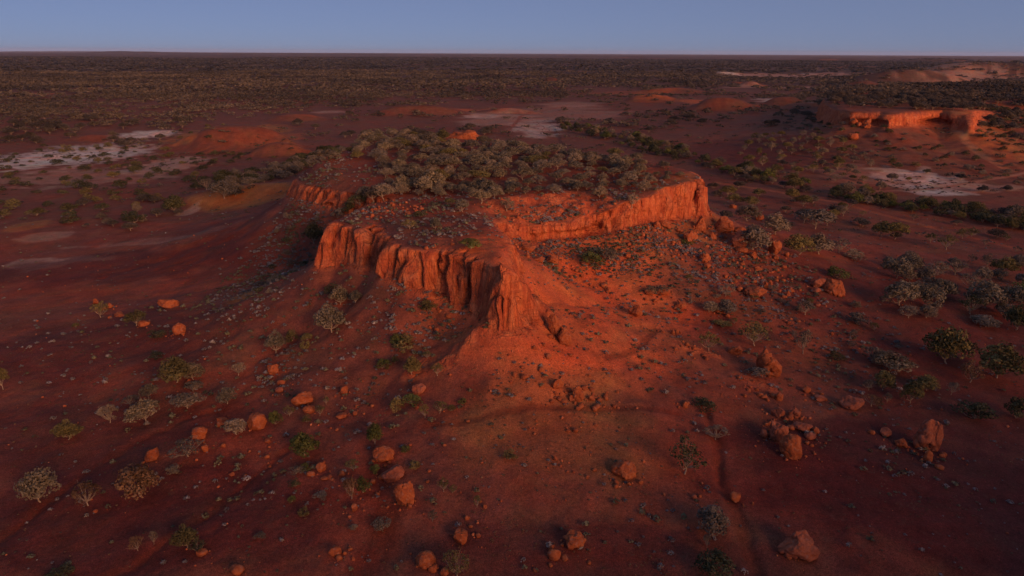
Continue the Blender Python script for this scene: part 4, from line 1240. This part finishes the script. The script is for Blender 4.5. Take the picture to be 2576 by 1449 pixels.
# dense patches: (px, py, w, h, plants per square metre)
DENSE = [(1470,628,330,60,.9),(1400,640,150,70,.7),(1600,600,260,50,.8),(1700,640,320,90,.5),(1880,680,320,120,.34),(1660,780,260,70,.16),(1480,740,220,120,.10),
 (740,610,150,170,.55),(690,680,200,150,.35),(640,760,180,80,.22),(800,700,60,60,.2),(1040,760,150,90,.55),(990,730,70,40,.3),(1120,810,140,50,.35),(940,900,260,120,.16),(720,930,160,90,.28),(670,965,60,40,.7),
 (1000,560,330,110,.22),(1060,520,260,50,.25),(1180,560,160,80,.2),(880,575,60,25,.5),(950,440,160,40,.14),(760,450,90,30,.12),(1620,560,200,20,.5),(1650,470,300,40,.20),(1400,520,240,50,.12),
 (2050,850,420,220,.14),(2200,930,300,160,.09),(1950,780,200,100,.16),(2300,1150,260,120,.10),(2050,1090,110,50,.25),(480,900,520,140,.08),(420,1000,500,60,.1),(250,830,420,120,.05),
 (1330,950,180,60,.16),(1440,800,200,130,.10),(1560,1350,500,180,.07),(1250,1250,500,200,.03),(700,1200,420,200,.09),(900,1060,260,120,.08),(1700,910,240,120,.1),(1230,1080,500,220,.035),
 (2350,470,240,60,.02),(200,400,300,70,.02),(1350,325,200,40,.03),(1450,300,300,60,.02),(1900,400,300,100,.02)]
DW = [(*ell(a, b_, w, h), d) for a, b_, w, h, d in DENSE]
nS = 260000
rr_ = np.sqrt(rng.rand(nS) * (330 ** 2 - 55 ** 2) + 55 ** 2); tt_ = (rng.rand(nS) - .5) * math.radians(94)
x = rr_ * np.sin(tt_); y = rr_ * np.cos(tt_)
area = math.radians(94) / 2 * (330 ** 2 - 55 ** 2)
z, dd = terrain(x, y)
# patch centres were given in the picture: evaluate them on the real surface
PC = pick([(a, b_) for a, b_, w, h, d in DENSE])
dens = .04 + .32 * np.clip(fbm2(x / 9, y / 9, 3, 141) * 1.6 - .05, 0, 1)
px_, py_ = project(x, y, z)
dens *= np.where((px_ < 700) & (py_ < 880), .35, 1.0)
base_d = dens.copy()
for (a, b_, w, h, d), pc in zip(DENSE, PC):
    k = ppm(pc); th = theta(pc)
    rx = w / 2 / k; ry = h / 2 / k / max(math.sin(th), .12)
    if pc[1] < 60: ry *= .7
    q_ = ((x - pc[0]) / rx) ** 2 + ((y - pc[1]) / ry) ** 2
    dens = np.maximum(dens, 2.6 * d * np.exp(-q_ ** 1.5 * .7) * (.35 + 1.3 * np.clip(fbm2(x / 6, y / 6, 3, 151) + .4, 0, 1)))
dens[dd < -4] *= 1
big_d = dens > base_d * 1.5
keep = rng.rand(nS) < dens * area / nS
keep &= (dd < -1.2) | (dd > 2.3)
x, y, z = x[keep], y[keep], z[keep]
pxx, pyy = project(x, y, z)
sz = np.where(big_d[keep], .55 + 1.1 * rng.rand(len(x)) ** 2.2, .34 + .95 * rng.rand(len(x)) ** 3)
vis = (pxx > 0) & (pxx < 2576) & (pyy > 60) & (pyy < 1449)
show = sz * ppm(np.stack([x, y, z], -1)) * vis
order = np.argsort(-show)
def where(a, b_):
    a = int(min(max(a, 0), 2575) // 430); b_ = float(b_)
    h_ = ['at the far left', 'on the left', 'left of centre', 'right of centre', 'on the right', 'at the far right'][a]
    v_ = 'along the bottom edge' if b_ > 1330 else 'near the bottom' if b_ > 1180 else 'in the lower half' if b_ > 1000 else 'halfway up the picture' if b_ > 780 else 'in the upper half'
    return h_ + ' ' + v_
lab = {0: 'low pale grey saltbush dotted over the red slopes and flats', 1: 'low green-grey saltbush dotted over the red slopes and flats'}
SM = [[with_mat(m_, M_SALT) for m_ in SHM], [with_mat(m_, M_SALTG) for m_ in SHM]]
for j in order[:300]:
    c = int(rng.rand() < .45)
    o = bpy.data.objects.new('saltbush', SM[c][rng.randint(6)]); col.objects.link(o)
    o.location = (x[j], y[j], z[j] - .05); o.rotation_euler = (0, 0, rng.rand() * 6.28); o.scale = (sz[j], sz[j], sz[j] * .8)
    tag(o, ('large ' if sz[j] > 1.1 else 'small ') + lab[c].split(' dotted')[0] + ', ' + where(pxx[j], pyy[j]), 'shrub', group=lab[c])

def bake(name, verts_list, faces_list, idx, X, Y, Z, SX, SZ, mat, label, cat, tints=None):
    """many small plants or stones as one mesh"""
    Vs = []; Fs = []; off = 0
    for kind in range(len(verts_list)):
        jj = np.nonzero(idx == kind)[0]
        if not len(jj): continue
        V, Fq = verts_list[kind], faces_list[kind]
        a = rng.rand(len(jj)) * 6.28
        ca, sa = np.cos(a)[:, None], np.sin(a)[:, None]
        sx = SX[jj][:, None]; s_z = SZ[jj][:, None]
        vx = (V[None, :, 0] * ca - V[None, :, 1] * sa) * sx + X[jj][:, None]
        vy = (V[None, :, 0] * sa + V[None, :, 1] * ca) * sx + Y[jj][:, None]
        vz = V[None, :, 2] * s_z + Z[jj][:, None]
        VV = np.stack([vx, vy, vz], -1).reshape(-1, 3)
        FF = (Fq[None] + (np.arange(len(jj)) * len(V))[:, None, None]).reshape(-1, Fq.shape[1]) + off
        Vs.append(VV); Fs.append(FF); off += len(VV)
    me = mesh_np(name, np.concatenate(Vs), np.concatenate(Fs))
    o = obj(name, me, mat)
    return tag(o, label, cat, kind='stuff')

rest = order[300:]
gs = fbm2(x[rest] / 14, y[rest] / 14, 2, 161) + rng.normal(size=len(rest)) * .25
for c, mat, nm in ((0, M_SALT, 'saltbush_cover'), (1, M_SALTG, 'green_saltbush_cover')):
    j = rest[(gs > .12) if c else (gs <= .12)]
    bake(nm, [v for v, f in SH], [f for v, f in SH], rng.randint(0, 6, len(j)), x[j], y[j], z[j] - .04, sz[j], sz[j] * .8, mat,
         ('pale grey' if c == 0 else 'green-grey') + ' saltbush cover on the red slopes', 'shrubs')
print('saltbush', len(x))

# ------------------------------------------------------------------ loose stones
RUB = [(1640,600,260,36,1.3),(1860,640,220,110,.7),(1450,640,300,60,.5),(1120,760,160,70,.5),(1740,890,90,40,1.2),(1898,985,80,44,1.2),(1400,920,330,150,.35),(1480,990,160,60,1.2),(1400,900,90,60,.9),(1330,1060,560,230,.22),(1560,1200,420,180,.12),(1230,1180,420,180,.10),(1780,690,420,140,.16),
 (1330,620,120,60,.9),(1980,1090,180,100,.5),(2330,1150,160,70,.4),(700,1130,260,140,.12),(900,1200,160,90,.3),(1200,1330,140,80,.3),(985,525,170,40,.9),(1650,580,180,24,.9),(1850,620,180,90,.35),(1250,800,80,50,.4),(1900,1000,160,60,.3),(1320,1050,900,500,.03),
 (2330,640,500,140,.10)]
nR = 90000
rr_ = np.sqrt(rng.rand(nR) * (250 ** 2 - 60 ** 2) + 60 ** 2); tt_ = (rng.rand(nR) - .5) * math.radians(90)
x = rr_ * np.sin(tt_); y = rr_ * np.cos(tt_); area = math.radians(90) / 2 * (250 ** 2 - 60 ** 2)
PC = pick([(a[0], a[1]) for a in RUB])
dens = np.full(nR, .015)
for (a, b_, w, h, d), pc in zip(RUB, PC):
    k = ppm(pc); th = theta(pc); rx = w / 2 / k; ry = h / 2 / k / max(math.sin(th), .12)
    q_ = ((x - pc[0]) / rx) ** 2 + ((y - pc[1]) / ry) ** 2
    dens = np.maximum(dens, d * np.exp(-q_ ** 1.5 * .8))
k = rng.rand(nR) < dens * area / nR
x, y = x[k], y[k]; bigr = (dens > .25)[k]
# broken pieces lying round the foot of each larger boulder
ex = []
for bq in bp:
    if np.hypot(bq[0], bq[1]) < 260:
        a_ = rng.rand(9) * 6.28; q_ = 1.0 + 2.4 * rng.rand(9) ** 1.5
        ex.append(np.column_stack([bq[0] + q_ * np.cos(a_), bq[1] + q_ * np.sin(a_) * .9 - .4]))
ex = np.concatenate(ex)
x = np.concatenate([x, ex[:, 0]]); y = np.concatenate([y, ex[:, 1]]); bigr = np.concatenate([bigr, rng.rand(len(ex)) < .6])
z, dd = terrain(x, y)
k = (dd < -1) | (dd > 2.2); x, y, z = x[k], y[k], z[k]
sz = np.where(bigr[k], .12 + .85 * rng.rand(len(x)) ** 4, .10 + .40 * rng.rand(len(x)) ** 4)
RV = []
for i in range(8):
    v = rock_verts(700 + i, ['angular', 'round', 'slab', 'wedge'][i % 4], ICO2[0]); v = v * np.array([1, .8, .7]); v[:, 2] += .25
    RV.append(v * .9)
pxx, pyy = project(x, y, z)
vis = (pxx > 0) & (pxx < 2576) & (pyy > 60) & (pyy < 1449)
show = sz * ppm(np.stack([x, y, z], -1)) * vis
order = np.argsort(-show)
RM = [mesh_np('stone', v, ICO2[1]) for v in RV]
for m_ in RM: m_.materials.append(M_ROCK)
sl = 'small loose orange stone lying on the slopes around the mesa'
for j in order[:300]:
    o = bpy.data.objects.new('stone', RM[rng.randint(8)]); col.objects.link(o)
    o.location = (x[j], y[j], z[j]); o.rotation_euler = (0, 0, rng.rand() * 6.28); o.scale = (sz[j],) * 3
    tag(o, ('bigger' if sz[j] > .38 else 'medium' if sz[j] > .25 else 'tiny') + ' loose orange stone, ' + where(pxx[j], pyy[j]), 'stone', group=sl)
j = order[300:]
bake('gravel', RV, [ICO2[1]] * 8, rng.randint(0, 8, len(j)), x[j], y[j], z[j], sz[j], sz[j], M_RUBBLE, 'scattered orange gravel and rubble on the slopes', 'gravel')
print('stones', len(x))

# ------------------------------------------------------------------ dry tufts
def tuft(seed):
    rs = np.random.RandomState(seed)
    C = np.column_stack([rs.normal(size=(2, 2)) * .2, .2 + .1 * rs.rand(2)])
    return quads_on_blobs(C, .3 + .1 * rs.rand(2), 6, .16, .6, .8, rs, .5)
nT = 150000
rr_ = np.sqrt(rng.rand(nT) * (210 ** 2 - 58 ** 2) + 58 ** 2); tt_ = (rng.rand(nT) - .5) * math.radians(90)
x = rr_ * np.sin(tt_); y = rr_ * np.cos(tt_)
area = math.radians(90) / 2 * (210 ** 2 - 58 ** 2)
dens = .10 + 1.5 * np.clip(fbm2(x / 8, y / 8, 4, 201) * 1.3 + .05, 0, 1)
px_, py_ = project(x, y, np.zeros(nT) + 3)
dens *= np.where((px_ > 1150) & (px_ < 1750) & (py_ > 800), 1.2, .55)
k = rng.rand(nT) < dens * area / nT
x, y = x[k], y[k]; z, dd = terrain(x, y)
k = (dd < -1) | (dd > 2.2); x, y, z = x[k], y[k], z[k]; sz = .18 + .34 * rng.rand(len(x)) ** 2
M_DRY = leaf_mat('dry_tuft_leaves', (.10, .055, .035), (.16, .10, .06), (.24, .17, .11))
FT = [tuft(900 + i) for i in range(5)]
bake('dry_grass', [v for v, f in FT], [f for v, f in FT], rng.randint(0, 5, len(x)), x, y, z - .02, sz, sz, M_DRY, 'thin cover of dry brown tufts on the red soil', 'grass')
print('tufts', len(x))

# ------------------------------------------------------------------ far woodland
def wdens(px, py, x, y):
    d = np.full(px.shape, .30)
    n1 = fbm2(x / 120, y / 120, 3, 171); n2 = fbm2(x / 400, y / 200, 3, 175)
    d = np.where(py < 330, .55 + n1 * .6 + n2 * .8, d)
    # thick woodland upper left
    line = np.interp(px, [-400, 0, 200, 330, 600, 930, 1000, 1300, 3000], [395, 360, 320, 318, 285, 262, 240, 250, 250]) + fbm2(x / 60, y / 60, 3, 191) * 45 - 4
    n3 = fbm2(x / 260, y / 110, 3, 193)
    left = (px < 980) & (py < line)
    d = np.where(left, .80 + n1 * .6 + n3 * .8, d)
    d = np.where((py >= line) & (px < 980), .10 + .3 * n1, d)
    mid = (px >= 980) & (px < 2080) & (py > 222)
    d = np.where(mid, .18 + .55 * n1, d)
    d = np.where((px >= 980) & (px < 2100) & (py <= 222) & (py > 195), .5 + .8 * n1, d)
    d = np.where((px > 900) & (px < 1420) & (py > 200) & (py < 245), .75 + .6 * n1, d)
    d = np.where((px > 2060) & (py > 206) & (py < 272), .95 + .2 * n1, d)
    # clearings: pans, mounds, tracks
    for (a, b_, w, h, *rest_) in PATCH:
        if b_ < 480:
            q_ = ((px - a) / (w / 2)) ** 2 + ((py - b_) / (h / 2 + 1)) ** 2
            d = np.where(q_ < 1.0, d * .10, d)
    q_ = ((px - 300) / 150) ** 2 + ((py - 275) / 22) ** 2
    d = np.where(q_ < 1, d * .35, d)
    return np.clip(d, 0, 1)

def far_tree(seed, nq, big):
    rs = np.random.RandomState(seed)
    nb = 4
    C = np.column_stack([rs.normal(size=(nb, 2)) * .22, .48 + .12 * rs.rand(nb)]); R = .24 + .10 * rs.rand(nb)
    return quads_on_blobs(C, R, nq // nb, big, .45, .8, rs, .35)
LOD = [(560, 1250, 8.4, 36, .14, (6, 10)), (1250, 2600, 14, 20, .19, (9, 15)), (2600, 8000, 44, 12, .25, (22, 44))]
cand = []
for (r0, r1, sp, nq, big, (s0, s1)) in LOD:
    A_ = math.radians(92) / 2 * (r1 ** 2 - r0 ** 2); n = int(A_ / sp ** 2)
    rr_ = np.sqrt(rng.rand(n) * (r1 ** 2 - r0 ** 2) + r0 ** 2); tt_ = (rng.rand(n) - .5) * math.radians(92)
    x = rr_ * np.sin(tt_); y = rr_ * np.cos(tt_); z, dd = terrain(x, y)
    px, py = project(x, y, z)
    keep = (rng.rand(n) < wdens(px, py, x, y)) & ((dd < -4) | (dd > 5))
    cand.append((x[keep], y[keep], z[keep], s0 + (s1 - s0) * rng.rand(keep.sum()), nq, big))
# also the open mid-distance between the mesa and the woodland
n = 16000
x = (rng.rand(n) - .5) * 1200; y = 235 + 470 * rng.rand(n); z, dd = terrain(x, y); px, py = project(x, y, z)
line = np.interp(px, [-400, 0, 200, 330, 600, 930, 1000], [395, 360, 320, 318, 285, 262, 240])
kk = (dd > 8) & (np.hypot(x, y) < 640) & (np.abs(x) < y * 1.05) & (rng.rand(n) < np.where((px < 980) & (py < line + 20), .55, .30) * (.5 + fbm2(x / 50, y / 50, 2, 181) * 1.3))
for (a, b_, w, h, *rest_) in PATCH:
    if b_ < 480 and h > 8 and rest_[0] is WHITE: kk &= ~((((px - a) / (w / 2)) ** 2 + ((py - b_) / (h / 2)) ** 2) < 1)
pan = np.zeros(len(x), bool)
x, y, z = x[kk], y[kk], z[kk]; s = 1.5 + 4.8 * rng.rand(len(x)) ** 2
q1 = np.array([(190, 392), (420, 405), (1345, 322), (2330, 466), (1430, 300), (700, 360)]); ns_ = [150, 40, 60, 110, 90, 60]
for (a, b_), m_ in zip(q1, ns_):
    pp = pick(np.column_stack([a + rng.normal(size=m_) * 62, b_ + rng.normal(size=m_) * 13]))
    x = np.concatenate([x, pp[:, 0]]); y = np.concatenate([y, pp[:, 1]]); z = np.concatenate([z, pp[:, 2]]); s = np.concatenate([s, .7 + 1.3 * rng.rand(m_)])
near_w = [(x, y, z, s)]
wl_ = 'grey-brown tree on the near side of the woodland'
x0, y0, z0, s0_, nq, big = cand[0]
X = np.concatenate([x, x0]); Y = np.concatenate([y, y0]); Z = np.concatenate([z, z0]); S = np.concatenate([s, s0_])
px, py = project(X, Y, Z); vis = (px > 0) & (px < 2576)
order = np.argsort(-(S * ppm(np.stack([X, Y, Z], -1)) * vis))
wm = [with_mat(c, M_WOOD) for c, t in TREE['round'] + TREE['umbrella']]
wt = [with_mat(t, M_BARK) for c, t in TREE['round'] + TREE['umbrella']]
for j in order[:300]:
    q = rng.randint(10)
    root = bpy.data.objects.new('woodland_tree', None); col.objects.link(root)
    root.location = (X[j], Y[j], Z[j] - .1); root.rotation_euler = (0, 0, rng.rand() * 6.28); root.scale = (S[j], S[j], S[j] * .62)
    tag(root, ('wide ' if S[j] > 8.5 else 'broad ' if S[j] > 7 else 'narrow ') + wl_ + ', ' + where(px[j], 800).replace(' halfway up the picture', '') + (', foremost' if py[j] > 330 else ', farther back' if py[j] < 285 else ''), 'tree', group=wl_)
    for nm, me in (('crown', wm[q]), ('trunk', wt[q])):
        c = bpy.data.objects.new(nm, me); col.objects.link(c); c.parent = root
j = order[300:]
FT = [far_tree(800 + i, nq, big) for i in range(6)]
bake('woodland', [v for v, f in FT], [f for v, f in FT], rng.randint(0, 6, len(j)), X[j], Y[j], Z[j] - .3, S[j], S[j] * .62, M_WOOD, 'grey-brown woodland stretching over the plain to the left and behind the mesa', 'woodland')
for (x, y, z, s, nq, big), nm, lb in ((cand[1], 'distant_woodland', 'distant grey-brown woodland beyond the nearer trees'), (cand[2], 'horizon_woodland', 'hazy woodland reaching towards the horizon')):
    FT = [far_tree(820 + i, nq, big) for i in range(5)]
    bake(nm, [v for v, f in FT], [f for v, f in FT], rng.randint(0, 5, len(x)), x, y, z - .3, s, np.minimum(s * .55, 9), M_WOOD, lb, 'woodland')
    print(nm, len(x))

# ------------------------------------------------------------------ air
bpy.context.view_layer.update()
import bmesh
bm = bmesh.new(); bmesh.ops.create_cube(bm, size=1)
for v in bm.verts:
    v.co = Vector((v.co.x * 96000, v.co.y * 96000, 170 if v.co.z > 0 else -75))
me = bpy.data.meshes.new('haze'); bm.to_mesh(me); bm.free()
hm_ = bpy.data.materials.new('air'); hm_.use_nodes = True; nt = hm_.node_tree; nt.nodes.clear()
out = nt.nodes.new('ShaderNodeOutputMaterial'); pv = nt.nodes.new('ShaderNodeVolumePrincipled')
pv.inputs['Color'].default_value = (.62, .68, .95, 1); pv.inputs['Density'].default_value = HAZE
nt.links.new(pv.outputs[0], out.inputs['Volume'])
hz = obj('haze', me, hm_); tag(hz, 'thin bluish evening haze over the plain', 'haze', kind='stuff')
